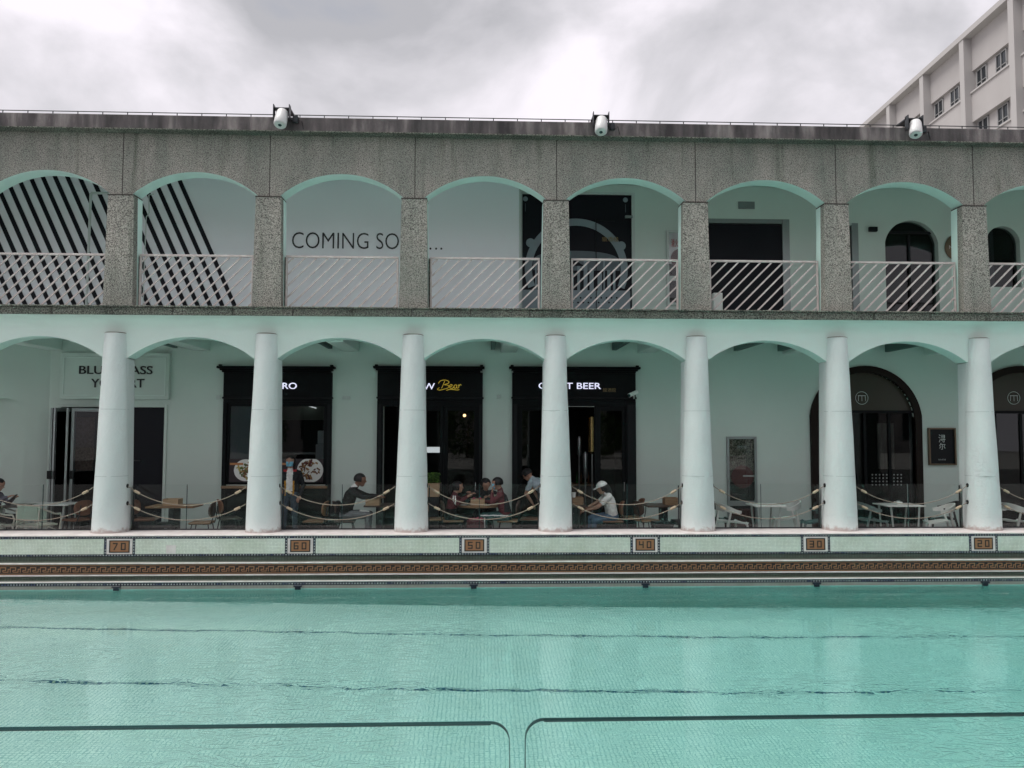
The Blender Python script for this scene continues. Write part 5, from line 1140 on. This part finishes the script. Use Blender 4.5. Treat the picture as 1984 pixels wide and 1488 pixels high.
lean(1285, 1.1, 'dark-topped pedestal table just left of the fifth column', .75, 'leather_dark')
lean(1112, 1.15, 'dark table at the hands of the diner in a white cap, beside the fourth column', .50, 'leather_dark')
# round table
xr, yr = at(929, 1.15)[:2]; t = thing('round_table', 'round wooden table with food between the seated group', 'table', (xr, yr, FLOOR))
b = MB(); b.lathe((0, 0, .72), [(.44, 0), (.45, .01), (.45, .03), (.44, .035)], 'wood', 40); b.build('tabletop', t, False); b = MB(); b.lathe((0, 0, 0), [(.26, 0), (.26, .02), (.04, .04), (.035, .70), (.12, .72)], 'dark_metal', 20); b.build('pedestal', t, False)
TZ = FLOOR + .755
def crate(px0, px1, Y, h, lb, m='wood_pale', z=None):
    z = TZ if z is None else z; x0, x1 = WX(px0, Y, 963), WX(px1, Y, 963)
    t = thing('wooden_box', lb, 'box', ((x0 + x1) / 2, Y, z), 'wooden condiment boxes on the tables')
    b = MB(); d = .13; w_ = .012
    b.box(x0, x1, Y - d, Y - d + w_, z, z + h, m, .002); b.box(x0, x1, Y + d - w_, Y + d, z, z + h, m, .002); b.box(x0, x0 + w_, Y - d + w_, Y + d - w_, z, z + h, m, .002); b.box(x1 - w_, x1, Y - d + w_, Y + d - w_, z, z + h, m, .002); b.box(x0 + w_, x1 - w_, Y - d + w_, Y + d - w_, z, z + .01, m); b.build('box_sides', t)
    return t
crate(320, 350, 1.1, .13, 'pale wooden box on the pedestal table of the yogurt doorway bay')
crate(710, 737, 1.05, .13, 'pale wooden box at the hands of the seated man in black')
crate(912, 939, 1.05, .12, 'wooden box in the middle of the round table', 'wood_pale', TZ + .002)
crate(1108, 1129, 1.15, .15, 'dark wooden box just right of the fourth column', 'wood')
crate(1286, 1313, 1.1, .14, 'brown wooden box on the dark pedestal table left of the fifth column', 'wood')
for (px, Y, r, h, m, lb) in ((905, 1.0, .035, .11, 'c_teal', 'dark green cup on the left of the round table'), (946, 1.1, .035, .11, 'c_teal', 'dark green cup on the right of the round table'), (1112, 1.0, .04, .10, 'plastic_white', 'white paper cup beside the fourth column')):
    x = WX(px, Y, 960); t = thing('cup', lb, 'cup', (x, Y, TZ)); b = MB(); b.lathe((x, Y, TZ + (.152 if px == 1112 else .002)), [(r * .75, 0), (r, h * .9), (r * 1.06, h * .92), (r * 1.06, h)], m, 16); b.build('cup_body', t)
for (px, Y, lb) in ((918, 1.02, 'pink fruit on the left of the wooden box'), (930, 1.04, 'pink fruit on the right of the wooden box')):
    x = WX(px, Y, 955); b = MB(); b.sphere((x, Y, TZ + .125), .03, 'fruit', 12); b.tube([(x, Y, TZ + .15), (x + .008, Y, TZ + .175)], .003, 'c_dark', 5); tag(b.build('fruit'), lb, 'fruit')
for (px, Y, lb) in ((899, .92, 'white plate on the left of the round table'), (944, .90, 'small white plate on the right of the round table')):
    x = WX(px, Y, 966); b = MB(); b.lathe((x, Y, TZ + .003), [(.05, 0), (.075, .012), (.07, .013), (.045, .004)], 'plastic_white', 20); tag(b.build('plate'), lb, 'plate')
x = WX(921, .72, 990); t = thing('red_bag', 'dark red bag full of small pink flowers under the round table', 'bag', (x, .72, FLOOR + .28))
b = MB(); b.box(x - .17, x + .17, .60, .84, FLOOR + .30, FLOOR + .50, 'c_maroon', .03); b.build('bag_body', t); b = MB(); rs = random.Random(4)
for k in range(26): b.sphere((x + rs.uniform(-.15, .15), .72 + rs.uniform(-.1, .1), FLOOR + .51 + rs.uniform(0, .025)), .014, 'fruit', 6)
b.build('flowers', t)
b = MB(); b.box(x - .2, x + .2, .58, .86, FLOOR + .26, FLOOR + .298, 'dark_metal', .005); t = thing('low_bench', 'low dark bench carrying the dark red bag under the round table', 'bench', (x, .72, FLOOR)); b.build('bench_top', t)
for sx in (-1, 1):
    for sy in (.62, .82): b = MB(); b.box(x + .17 * sx - .012, x + .17 * sx + .012, sy - .012, sy + .012, FLOOR, FLOOR + .259, 'dark_metal'); b.build('leg', t)
# planter by the bar door
x = WX(838, 1.9, 940); t = thing('planter', 'wooden planter with a bright green bushy plant just right of the third column', 'planter', (x, 1.9, FLOOR))
zt = WZ(936, 1.9); b = MB(); b.box(x - .15, x + .15, 1.78, 2.02, zt - .28, zt, 'wood_pale', .006); b.box(x - .13, x + .13, 1.80, 2.0, FLOOR, zt - .281, 'dark_metal'); b.build('planter_box', t)
b = MB(); rs = random.Random(9)
for k in range(420):
    a, r, h = rs.uniform(0, 2 * PI), .16 * math.sqrt(rs.random()), rs.uniform(0, .22); c = Vector((x + r * math.cos(a), 1.9 + r * .7 * math.sin(a), zt + h)); u = Vector((rs.uniform(-1, 1), rs.uniform(-1, 1), rs.uniform(-.4, 1))).normalized(); v = u.orthogonal().normalized()
    b.add([c - u * .02, c + v * .01, c + u * .022, c - v * .01], [(0, 1, 2, 3)], rs.choice(['leaf', 'leaf_dark']))
b.build('foliage', t)
# napkin box, winged chairs
pc = wing_chair('white plastic armchair with a pale green winged back just right of the fifth column', 'plastic_white', at(1418, .75), D(14))
def wc(px, Y, a, lb, m=None):
    o = copy_tree(pc, at(px, Y), D(a), lb)
    if m:
        for ch in o.children: ch.data = ch.data.copy(); ch.data.materials[0] = MT[m]
    return o
wc(1396, 1.25, 10, 'black plastic armchair half hidden behind the fifth column', 'c_black'); wc(1522, 1.3, 170, 'white plastic armchair behind the thin table in the fire cabinet bay')
wc(1578, .75, 168, 'dark green plastic armchair just left of the sixth column', 'plastic_green'); wc(1688, 1.0, 8, 'grey-green plastic armchair in the shade just right of the sixth column', 'grey_green')
wc(1818, .70, 164, 'white plastic armchair facing left before the grey wall, left of the seventh column'); wc(1826, 1.15, 160, 'dark plastic armchair behind the white one left of the seventh column', 'c_black')
wc(1972, .75, 12, 'white plastic armchair at the right edge beyond the seventh column')
thin_table('thin-legged white table in the fire cabinet bay between plastic armchairs', at(1484, 1.0), 0, .62)
thin_table('thin-legged pale table between plastic armchairs before the first arched entrance', at(1742, 1.0), 0, .78)
x = WX(1740, 1.0, 965); b = MB(); b.box(x - .06, x + .06, .93, 1.07, TZ + .006, TZ + .06, 'plastic_white', .008); b.box(x - .03, x + .03, .98, 1.02, TZ + .0605, TZ + .075, 'alu_white', .003); tag(b.build('napkin_box'), 'small white napkin box on the table before the first arched entrance', 'box')
x = WX(702, .95, 980); b = MB(); b.prism([(x - .07, FLOOR + .62), (x - .03, FLOOR + .68), (x + .04, FLOOR + .68), (x + .15, FLOOR + .66), (x + .15, FLOOR + .62), (x + .05, FLOOR + .59), (x - .02, FLOOR + .57), (x - .06, FLOOR + .57)], .84, .87, 'plastic_white'); tag(b.build('paper_bag'), 'white paper hanging at the table edge beside the seated man', 'bag')
# black jacket on the chair of the seated man
x = WX(650, .95, 985); b = MB(); b.prism([(x - .12, FLOOR + .45), (x - .07, FLOOR + .72), (x - .02, FLOOR + .84), (x + .05, FLOOR + .85), (x + .11, FLOOR + .76), (x + .10, FLOOR + .45), (x + .02, FLOOR + .22), (x - .12, FLOOR + .18)], .76, 1.14, 'c_black'); j = tag(b.build('jacket'), 'black jacket hanging over the chair behind the seated man', 'jacket')
md = j.modifiers.new('b', 'BEVEL'); md.width = .03; md.segments = 3

# ================================================================== PEOPLE
def cap_mesh(vs, fs, p0, r0, p1, r1, n=14, m=5):
    p0, p1 = Vector(p0), Vector(p1); d = p1 - p0; L = d.length
    d = d.normalized() if L > 1e-6 else Vector((0, 0, 1)); u = d.orthogonal().normalized(); v = d.cross(u); rings = []
    for k in range(m + 1): a = PI / 2 * (1 - k / m); rings.append((-r0 * math.sin(a), r0 * math.cos(a), 0))
    for k in range(m + 1): a = PI / 2 * k / m; rings.append((r1 * math.sin(a), r1 * math.cos(a), 1))
    o = len(vs)
    for (h, r, e_) in rings:
        c = (p1 if e_ else p0) + d * h; r = max(r, 1e-4)
        for k in range(n): a = 2 * PI * k / n; q = c + (u * math.cos(a) + v * math.sin(a)) * r; vs.append((q.x, q.y, q.z))
    for i in range(len(rings) - 1):
        for k in range(n): fs.append((o + i * n + k, o + i * n + (k + 1) % n, o + (i + 1) * n + (k + 1) % n, o + (i + 1) * n + k))
    fs.append(tuple(o + k for k in range(n))[::-1]); fs.append(tuple(o + (len(rings) - 1) * n + k for k in range(n)))
def person(label, loc, rz, J, C, hair='short', cap=None, mask=None, stripes=False, sc=1.0):
    """J joints in metres, x forward, y left, z up; C colours of the body regions"""
    V_ = Vector; caps = []
    def c(a, ra, b_, rb_, m): caps.append((V_(a), ra, V_(b_), rb_, m))
    hip, chest, neck, head = V_(J['hip']), V_(J['chest']), V_(J['neck']), V_(J['head'])
    side = V_(J.get('side', (0, 1, 0))).normalized(); up = (chest - hip).normalized(); fwd = side.cross(up).normalized()
    top, leg, shoe = C['top'], C['leg'], C['shoe']
    for s_ in (-1, 1):
        c(hip + side * .075 * s_, .105, chest + side * .085 * s_ - up * .02, .108, top); c(chest + side * .07 * s_, .105, chest + side * .12 * s_ + up * .10, .065, top)
    c(hip, .12, chest, .115, top); c(hip - up * .02 + side * .07, .112, hip - up * .02 - side * .07, .112, leg)
    c(chest + up * .10, .07, neck, .056, top); c(neck - up * .02, .052, neck + (head - neck) * .6, .050, 'skin')
    sh = []
    for s_, e_ in ((1, 'L'), (-1, 'R')):
        S = chest + side * .175 * s_ + up * .085; E, Wr = V_(J['el' + e_]), V_(J['wr' + e_]); sl = C.get('sleeve', 'long')
        c(chest + side * .10 * s_ + up * .10, .062, S, .060, top); c(S, .058, E, .045, top)
        if sl == 'short': c(S.lerp(E, .55), .040, E, .038, 'skin'); caps[-2] = (S, .060, S.lerp(E, .6), .056, top); c(E, .038, Wr, .027, 'skin')
        else: c(E, .044, Wr, .032, C.get('arm', top)); c(Wr - (Wr - E).normalized() * .02, .026, Wr, .025, 'skin')
        fd = (Wr - E).normalized(); hd = V_(J.get('hd' + e_, fd)).normalized(); sd_ = hd.cross(V_((0, 0, 1)));
        if sd_.length < .2: sd_ = side.copy()
        sd_.normalize(); pn = sd_.cross(hd).normalized()
        if pn.z > 0: pn = -pn
        for k in (-1, 0, 1): c(Wr + sd_ * .014 * k, .016, Wr + hd * .075 + sd_ * .024 * k, .0135, 'skin')
        for k, L in ((-1.5, .060), (-.5, .074), (.5, .070), (1.5, .054)):
            b0 = Wr + hd * .082 + sd_ * .019 * k; m1 = b0 + hd * L * .5 + pn * .006; m2 = m1 + (hd * .6 + pn * .8).normalized() * L * .5
            c(b0, .0105, m1, .0098, 'skin'); c(m1, .0098, m2, .0088, 'skin')
        t0 = Wr + hd * .02 + sd_ * .022 * (1 if s_ < 0 else -1); t1 = t0 + (hd * .6 + sd_ * .8 * (1 if s_ < 0 else -1)).normalized() * .038; c(t0, .013, t1, .011, 'skin'); c(t1, .011, t1 + (hd + pn * .4).normalized() * .03, .0095, 'skin')
        H = hip + side * .085 * s_ - up * .03; K, A = V_(J['kn' + e_]), V_(J['an' + e_]); c(H, .098, K, .062, leg); c(K, .060, A + V_((0, 0, .03)), .044, leg)
        td = V_(J.get('toe' + e_, (1, 0, -.05))).normalized(); c(A, .042, A + td * .04 - V_((0, 0, .035)), .042, shoe); c(A - V_((0, 0, .035)) - td * .03, .038, A + td * .15 - V_((0, 0, .048)), .032, shoe)
    # head in its own frame
    hf = V_(J.get('face', (1, 0, 0))).normalized(); hs = V_((0, 0, 1)).cross(hf).normalized(); hu = hf.cross(hs).normalized()
    def hp(a, b_, c_): return head + hf * a + hs * b_ + hu * c_
    c(hp(-.015, 0, .015), .090, hp(.012, 0, .02), .088, 'skin'); c(hp(.025, 0, -.01), .072, hp(.042, 0, -.075), .046, 'skin')
    c(hp(.088, 0, .005), .011, hp(.108, 0, -.026), .014, 'skin')
    for s_ in (-1, 1): c(hp(-.005, .086 * s_, .005), .014, hp(-.01, .088 * s_, -.03), .011, 'skin'); c(hp(.068, .030 * s_, .028), .018, hp(.072, .012 * s_, .03), .014, 'skin')
    c(hp(.082, .014, -.052), .010, hp(.082, -.014, -.052), .010, 'skin')
    vs, fs = [], []
    for q in caps: cap_mesh(vs, fs, q[0], q[1], q[2], q[3])
    me = bpy.data.meshes.new('b'); me.from_pydata(vs, [], fs); tmp = bpy.data.objects.new('b', me); COL.objects.link(tmp)
    rm = tmp.modifiers.new('r', 'REMESH'); rm.mode = 'VOXEL'; rm.voxel_size = .0085; rm.use_smooth_shade = True
    sm = tmp.modifiers.new('s', 'SMOOTH'); sm.factor = .5; sm.iterations = 3
    bpy.context.view_layer.update(); m2 = bpy.data.meshes.new_from_object(tmp.evaluated_get(bpy.context.evaluated_depsgraph_get())); bpy.data.objects.remove(tmp)
    m2.name = 'body'; n = len(m2.polygons); cen = np.zeros(n * 3); m2.polygons.foreach_get('center', cen); cen = cen.reshape(-1, 3)
    best = np.full(n, 1e9); lab = np.zeros(n, int); names = []
    for (a, ra, b_, rb_, m) in caps:
        if m == 'skin' or True:
            k = m if m != 'skin' else C.get('skin', 'skin')
            if k not in names: names.append(k)
            a_, b2 = np.array(a), np.array(b_); d = b2 - a_; L2 = max(1e-9, d @ d); u = np.clip((cen - a_) @ d / L2, 0, 1)
            dist = np.linalg.norm(cen - (a_ + u[:, None] * d), axis=1) - (ra + (rb_ - ra) * u); w_ = dist < best; best[w_] = dist[w_]; lab[w_] = names.index(k)
    # clothes layout painted by region
    for (mname, fn) in C.get('zones', []):
        if mname not in names: names.append(mname)
        w_ = fn(cen); w_ &= np.array([names[i] == top or names[i] == leg for i in range(len(names))])[lab]; lab[w_] = names.index(mname)
    m2.materials.clear()
    for k in names: m2.materials.append(MT[k])
    m2.polygons.foreach_set('material_index', lab.astype(np.int32)); m2.polygons.foreach_set('use_smooth', [True] * n)
    co = np.zeros(len(m2.vertices) * 3); m2.vertices.foreach_get('co', co); co = co.reshape(-1, 3)
    co += (.004 * np.sin(co[:, 2:3] * 70 + co[:, 0:1] * 40) * np.sin(co[:, 1:2] * 55 + co[:, 2:3] * 25)) * (co[:, 2:3] < neck.z - .03)   # cloth folds
    m2.vertices.foreach_set('co', co.ravel()); m2.update()
    t = thing('person', label, 'person', loc, None, rz); t.scale = (sc, sc, sc)
    o = bpy.data.objects.new('body', m2); COL.objects.link(o); o.parent = t
    # hair: shell of the skull, open at the face
    def shell(name, r, keep, m, thick=1.0):
        b = MB(); b.sphere((0, 0, 0), 1, m, 22); vv = [V_(q) for q in b.v]; f2 = []
        for f in b.f:
            ce = sum((vv[i] for i in f), V_((0, 0, 0))) / len(f)
            if keep(ce): f2.append(f)
        out = MB(); us = sorted({i for f in f2 for i in f}); mp = {k: i for i, k in enumerate(us)}
        pts = [hp(vv[i].x * r[0] - .012, vv[i].y * r[1], vv[i].z * r[2] + .012) for i in us]
        pin = [hp(vv[i].x * r[0] * .86 - .012, vv[i].y * r[1] * .86, vv[i].z * r[2] * .86 + .012) for i in us]
        if len(us) < 4: return None
        out.add(pts, [tuple(mp[i] for i in f) for f in f2], m, True); ec = {}
        for f in f2:
            for a, b_ in zip(f, f[1:] + f[:1]): ec[(a, b_)] = 1
        rim = [(a, b_) for (a, b_) in ec if (b_, a) not in ec]; nP = len(pts)
        o0 = len(out.v); out.v += [tuple(p) for p in pin]
        for a, b_ in rim: out.f.append((mp[a], mp[b_], o0 + mp[b_], o0 + mp[a])); out.m.append(0); out.sm.append(True)
        return out.build(name, t, False)
    if hair: shell('hair', (.112, .104, .108), lambda q: not (q.x > .30 and q.z < .42) and not (q.z < (-.35 if hair == 'short' else -.75)), 'hair')
    if hair == 'long':
        b = MB(); b.tube([hp(-.05, 0, .03), hp(-.075, 0, -.06), hp(-.085, 0, -.16), hp(-.07, 0, -.24)], [.075, .085, .07, .04], 'hair', 14); b.build('long_hair', t, False)
    if hair == 'tail': b = MB(); b.tube([hp(-.09, 0, .04), hp(-.13, 0, .02), hp(-.15, 0, -.06), hp(-.14, 0, -.14)], [.03, .035, .03, .012], 'hair', 10); b.build('ponytail', t, False)
    if cap:
        shell('cap', (.118, .110, .118), lambda q: q.z > .18, cap)
        b = MB(); vs = []
        for k in range(9):
            a = -1.0 + 2.0 * k / 8; vs += [hp(.09 * math.cos(a), .095 * math.sin(a), .045), hp(.075 + .105 * math.cos(a), .085 * math.sin(a), .018)]
        vs2 = [v + hu * .008 for v in vs]; nn = len(vs)
        b.add(vs + vs2, [(2 * k, 2 * k + 1, 2 * k + 3, 2 * k + 2) for k in range(8)] + [(nn + 2 * k, nn + 2 * k + 2, nn + 2 * k + 3, nn + 2 * k + 1) for k in range(8)] + [(2 * k + 1, nn + 2 * k + 1, nn + 2 * k + 3, 2 * k + 3) for k in range(8)], cap); b.build('cap_brim', t, False)
    if mask:
        b = MB(); K = 9; vs = []
        for i in range(K):
            for j in range(7):
                a = -1.25 + 2.5 * i / (K - 1); zf = -.105 + .098 * j / 6; rx = 0; puff = .010 * math.sin(PI * j / 6)
                vs.append(hp(.025 + (.075 + puff) * math.cos(a) , (.072 + .006 * (j > 2)) * math.sin(a), zf + .01))
        b.add(vs, [(i * 7 + j, (i + 1) * 7 + j, (i + 1) * 7 + j + 1, i * 7 + j + 1) for i in range(K - 1) for j in range(6)], mask, True); o_ = b.build('face_mask', t, False); md = o_.modifiers.new('s', 'SOLIDIFY'); md.thickness = .004
    for s_ in (-1, 1): b = MB(); b.sphere(hp(.079, .032 * s_, .018), .0105, 'eye_dark', 8); b.build('eye', t, False)
    if not mask: b = MB(); b.sphere(hp(.092, 0, -.052), .012, 'lip', 8, (.6, 1.6, .5)); b.build('mouth', t, False)
    return t
def seated(**k):
    J = dict(hip=(0, 0, .56), chest=(.07, 0, .86), neck=(.11, 0, 1.03), head=(.16, 0, 1.16), elL=(.22, .24, .78), wrL=(.42, .16, .82), elR=(.22, -.24, .78), wrR=(.42, -.16, .82),
             knL=(.43, .11, .53), knR=(.43, -.11, .53), anL=(.42, .12, .09), anR=(.42, -.12, .09))
    J.update(k); return J
person('person in a grey-lilac top at the left edge, seated and looking at a phone', at(-22, .85), D(2), seated(elR=(.20, -.22, .84), wrR=(.36, -.10, .92), wrL=(.40, .08, .90), face=(1, 0, -.35)), dict(top='c_lilac', leg='c_dark', shoe='c_white'), sc=1.02)
J = dict(hip=(0, 0, .93), chest=(.0, 0, 1.22), neck=(.01, 0, 1.40), head=(.03, 0, 1.545), elL=(-.02, .26, 1.06), wrL=(.10, .20, .86), elR=(-.04, -.25, 1.06), wrR=(.14, -.14, .98), knL=(.02, .10, .50), knR=(.03, -.10, .50), anL=(-.02, .11, .09), anR=(.02, -.11, .09), face=(.98, -.1, -.05))
person('standing person in a blue mask, red hood and black-yellow jacket before the bistro window', (WX(562, 1.85, 950), 1.85, FLOOR), D(-86), J,
       dict(top='c_dark', leg='c_slate', shoe='c_white', zones=[('c_white', lambda q: (q[:, 0] > .03) & (abs(q[:, 1]) < .06) & (q[:, 2] > .95)), ('c_yellow', lambda q: (abs(q[:, 1]) > .06) & (abs(q[:, 1]) < .10) & (q[:, 2] < 1.16) & (q[:, 2] > .86) & (q[:, 0] > -.02)),
            ('c_yellow', lambda q: (q[:, 1] < -.20) & (q[:, 2] > 1.16) & (q[:, 2] < 1.25)), ('c_red', lambda q: (q[:, 2] > 1.335) & (abs(q[:, 1]) < .13)), ('c_red', lambda q: (q[:, 0] > .02) & (abs(q[:, 1]) < .035) & (q[:, 2] > 1.05))]), hair='long', mask='c_mask', sc=1.03)
person('person with short dark hair in a black jacket seated facing right at a table', at(668, .95), D(2), seated(chest=(.10, 0, .88), neck=(.19, 0, 1.05), head=(.27, 0, 1.16), elR=(.34, -.22, .86), wrR=(.56, -.12, .86), elL=(.36, .22, .86), wrL=(.58, .10, .86), face=(1, 0, -.12)), dict(top='c_black', leg='c_grey', shoe='c_black', skin='skin_dark', zones=[('c_white', lambda q: (q[:, 2] > 1.035))]), sc=1.09)
person('person in maroon with white sleeve stripes seated left of the round table', at(872, 1.0), D(2), seated(chest=(.06, 0, .83), neck=(.10, 0, .99), head=(.15, 0, 1.12), elR=(.14, -.22, .80), wrR=(.32, -.12, .92), elL=(.20, .2, .84), wrL=(.38, .08, .95), anL=(.10, .06, .12), anR=(.02, -.10, .13), knL=(.38, .1, .5), knR=(.36, -.1, .5)),
       dict(top='c_maroon', leg='c_black', shoe='c_white', zones=[('c_black', lambda q: q[:, 2] < .70), ('c_white', lambda q: (q[:, 1] < -.20) & (abs(q[:, 0] - .06) < .012)), ('c_white', lambda q: (q[:, 1] < -.20) & (abs(q[:, 0] - .10) < .012))]), hair='tail', sc=1.0)
person('person in dark clothes leaning over food behind the round table', at(944, 1.72), D(-100), seated(chest=(.16, 0, .82), neck=(.25, 0, .97), head=(.32, .02, 1.08), elR=(.24, -.30, .86), wrR=(.42, -.28, .92), elL=(.25, .25, .84), wrL=(.45, .12, .86), face=(.75, .65, -.4)), dict(top='c_dark', arm='c_cream', leg='c_dark', shoe='c_black'), hair='long', sc=1.06)
person('person in maroon jacket and face mask seated right of the round table', at(980, .9), D(178), seated(chest=(.08, 0, .86), neck=(.11, 0, 1.03), head=(.17, 0, 1.15), elL=(.26, .20, .80), wrL=(.26, .14, .98), hdL=(-.1, 0, 1), elR=(.22, -.2, .76), wrR=(.42, -.1, .80), face=(1, 0, -.1), anL=(.36, .12, .09), anR=(.40, -.14, .09)),
       dict(top='c_maroon', leg='c_teal', shoe='c_black', zones=[('c_dark', lambda q: (q[:, 0] < .03) & (q[:, 2] > .62)), ('c_white', lambda q: (q[:, 1] > .14) & (abs(q[:, 2] - .555) < .011) & (q[:, 0] > -.05)), ('c_white', lambda q: (q[:, 1] > .13) & (abs(q[:, 0] - .40) < .009) & (q[:, 2] < .52))]), hair='short', mask='c_mask', sc=1.04)
J = dict(hip=(-.05, 0, .93), chest=(.22, 0, 1.12), neck=(.36, 0, 1.22), head=(.47, 0, 1.30), elL=(.40, .20, .93), wrL=(.30, .12, .74), elR=(.46, -.22, 1.0), wrR=(.30, -.16, .80), knL=(.02, .10, .50), knR=(-.03, -.10, .50), anL=(-.02, .11, .09), anR=(-.08, -.11, .09), face=(.8, 0, -.6))
person('person in a pale blue tee bending over, half hidden behind the fourth column', (WX(1062, 1.45, 950), 1.45, FLOOR), D(150), J, dict(top='c_paleblue', leg='c_black', shoe='c_black', sleeve='short'), hair='short', cap='c_black', sc=1.02)
person('person in a white cap, white tee and jeans seated facing left', at(1186, .85), D(180), seated(chest=(.06, 0, .84), neck=(.13, 0, .99), head=(.20, 0, 1.09), elR=(.28, -.2, .78), wrR=(.50, -.1, .68), elL=(.30, .20, .74), wrL=(.52, .12, .66), face=(1, 0, -.4), knL=(.36, .11, .46), knR=(.40, -.11, .5)),
       dict(top='c_white', leg='c_blue', shoe='c_white', sleeve='short', skin='skin', zones=[]), hair='long', cap='c_white', sc=1.02)
# the phone of the person at the left edge
x, z = W(28, 963, .72); t = thing('phone', 'phone held up by the person at the left edge', 'phone', (x, .72, z)); b = MB()
b.add([(x - .03, .74, z - .05), (x + .05, .74, z + .05), (x + .055, .66, z + .045), (x - .025, .66, z - .055), (x - .036, .74, z - .045), (x + .044, .74, z + .055), (x + .049, .66, z + .05), (x - .031, .66, z - .05)], [(0, 1, 2, 3), (4, 5, 6, 7), (0, 1, 5, 4), (3, 2, 6, 7), (0, 3, 7, 4), (1, 2, 6, 5)], 'c_dark'); b.build('phone_body', t)

# ================================================================== WHAT STANDS BEHIND THE PHOTOGRAPHER (seen in the shop glass)
t = thing('opposite_building', 'beige building with awnings across the pool, behind the photographer', 'building', (0, -38, .26))
b = MB(); b.box(-34, 34, -46, -38, .26, 9.5, 'office_wall'); b.build('wall', t)
b = MB()
for k in range(-7, 8): b.box(k * 4.4 - 1.1, k * 4.4 + 1.1, -37.98, -37.9, 1.2, 3.4, 'black_satin'); b.box(k * 4.4 - 1.1, k * 4.4 + 1.1, -37.98, -37.9, 5.4, 7.2, 'black_satin')
b.build('windows', t)
for k in range(-7, 8):
    b = MB(); b.add([(k * 4.4 - 1.7, -37.9, 4.6), (k * 4.4 + 1.7, -37.9, 4.6), (k * 4.4 + 1.7, -36.2, 3.9), (k * 4.4 - 1.7, -36.2, 3.9)], [(0, 1, 2, 3)], 'cream'); b.build('awning', t)
for k, x in enumerate([-14, -9.5, -6, -2.2, 1.5, 5.2, 9, 13]):
    rs = random.Random(20 + k); t = thing('garden_shrub', 'dense green shrub behind the photographer, number %d from the left' % (k + 1), 'shrub', (x, -26, .26), 'shrubs behind the photographer')
    t['label'] = 'dense green shrub in the planting behind the photographer'
    b = MB(); H = rs.uniform(2.2, 3.4); wd = rs.uniform(1.2, 1.9)
    for q in range(1300):
        d = Vector((rs.gauss(0, 1), rs.gauss(0, 1), rs.gauss(0, 1))).normalized() * rs.uniform(.55, 1) ** .5; cn = Vector((x + d.x * wd, -26 + d.y * 1.1, .26 + H / 2 + d.z * H / 2)); u = Vector((rs.gauss(0, 1), rs.gauss(0, 1), rs.gauss(0, 1))).normalized() * .10; v = u.orthogonal() * .6
        b.add([cn - u, cn + v, cn + u, cn - v], [(0, 1, 2, 3)], 'leaf' if rs.random() < .4 else 'leaf_dark')
    b.build('foliage', t); b = MB(); b.tube([(x, -26, .26), (x + .05, -26, .26 + H * .6)], [.06, .03], 'wood', 7); b.build('stem', t)

# small things that furnish the bar and the walls
rs = random.Random(31)
for k, px in enumerate((1118, 1126, 1133, 1140)):
    x, z = W(px, 936, YW + 1.6); b = MB(); r = .028; b.lathe((x, YW + 1.6, z), [(r, 0), (r, .16), (.011, .21), (.011, .27)], ['glass_bottle_green', 'glass_bottle_brown'][k % 2], 12)
    tag(b.build('bottle'), ['leftmost green bottle', 'brown bottle left of the centre', 'green bottle right of the centre', 'rightmost brown bottle'][k] + ' on the bar counter in the open beer doorway', 'bottle', 'bottles on the bar counter')
xa, za = W(1108, 946, YW + 1.6); xb, zb = W(1156, 936, YW + 1.6)
b = MB(); b.box(xa - .1, xb + .15, YW + 1.35, YW + 1.85, FLOOR + .02, zb - .05, 'leather_dark', .006); b.box(xa - .15, xb + .2, YW + 1.30, YW + 1.9, zb - .049, zb - .002, 'wood', .006); tag(b.build('bar_counter'), 'dark bar counter with a wooden top inside the open beer doorway', 'counter')
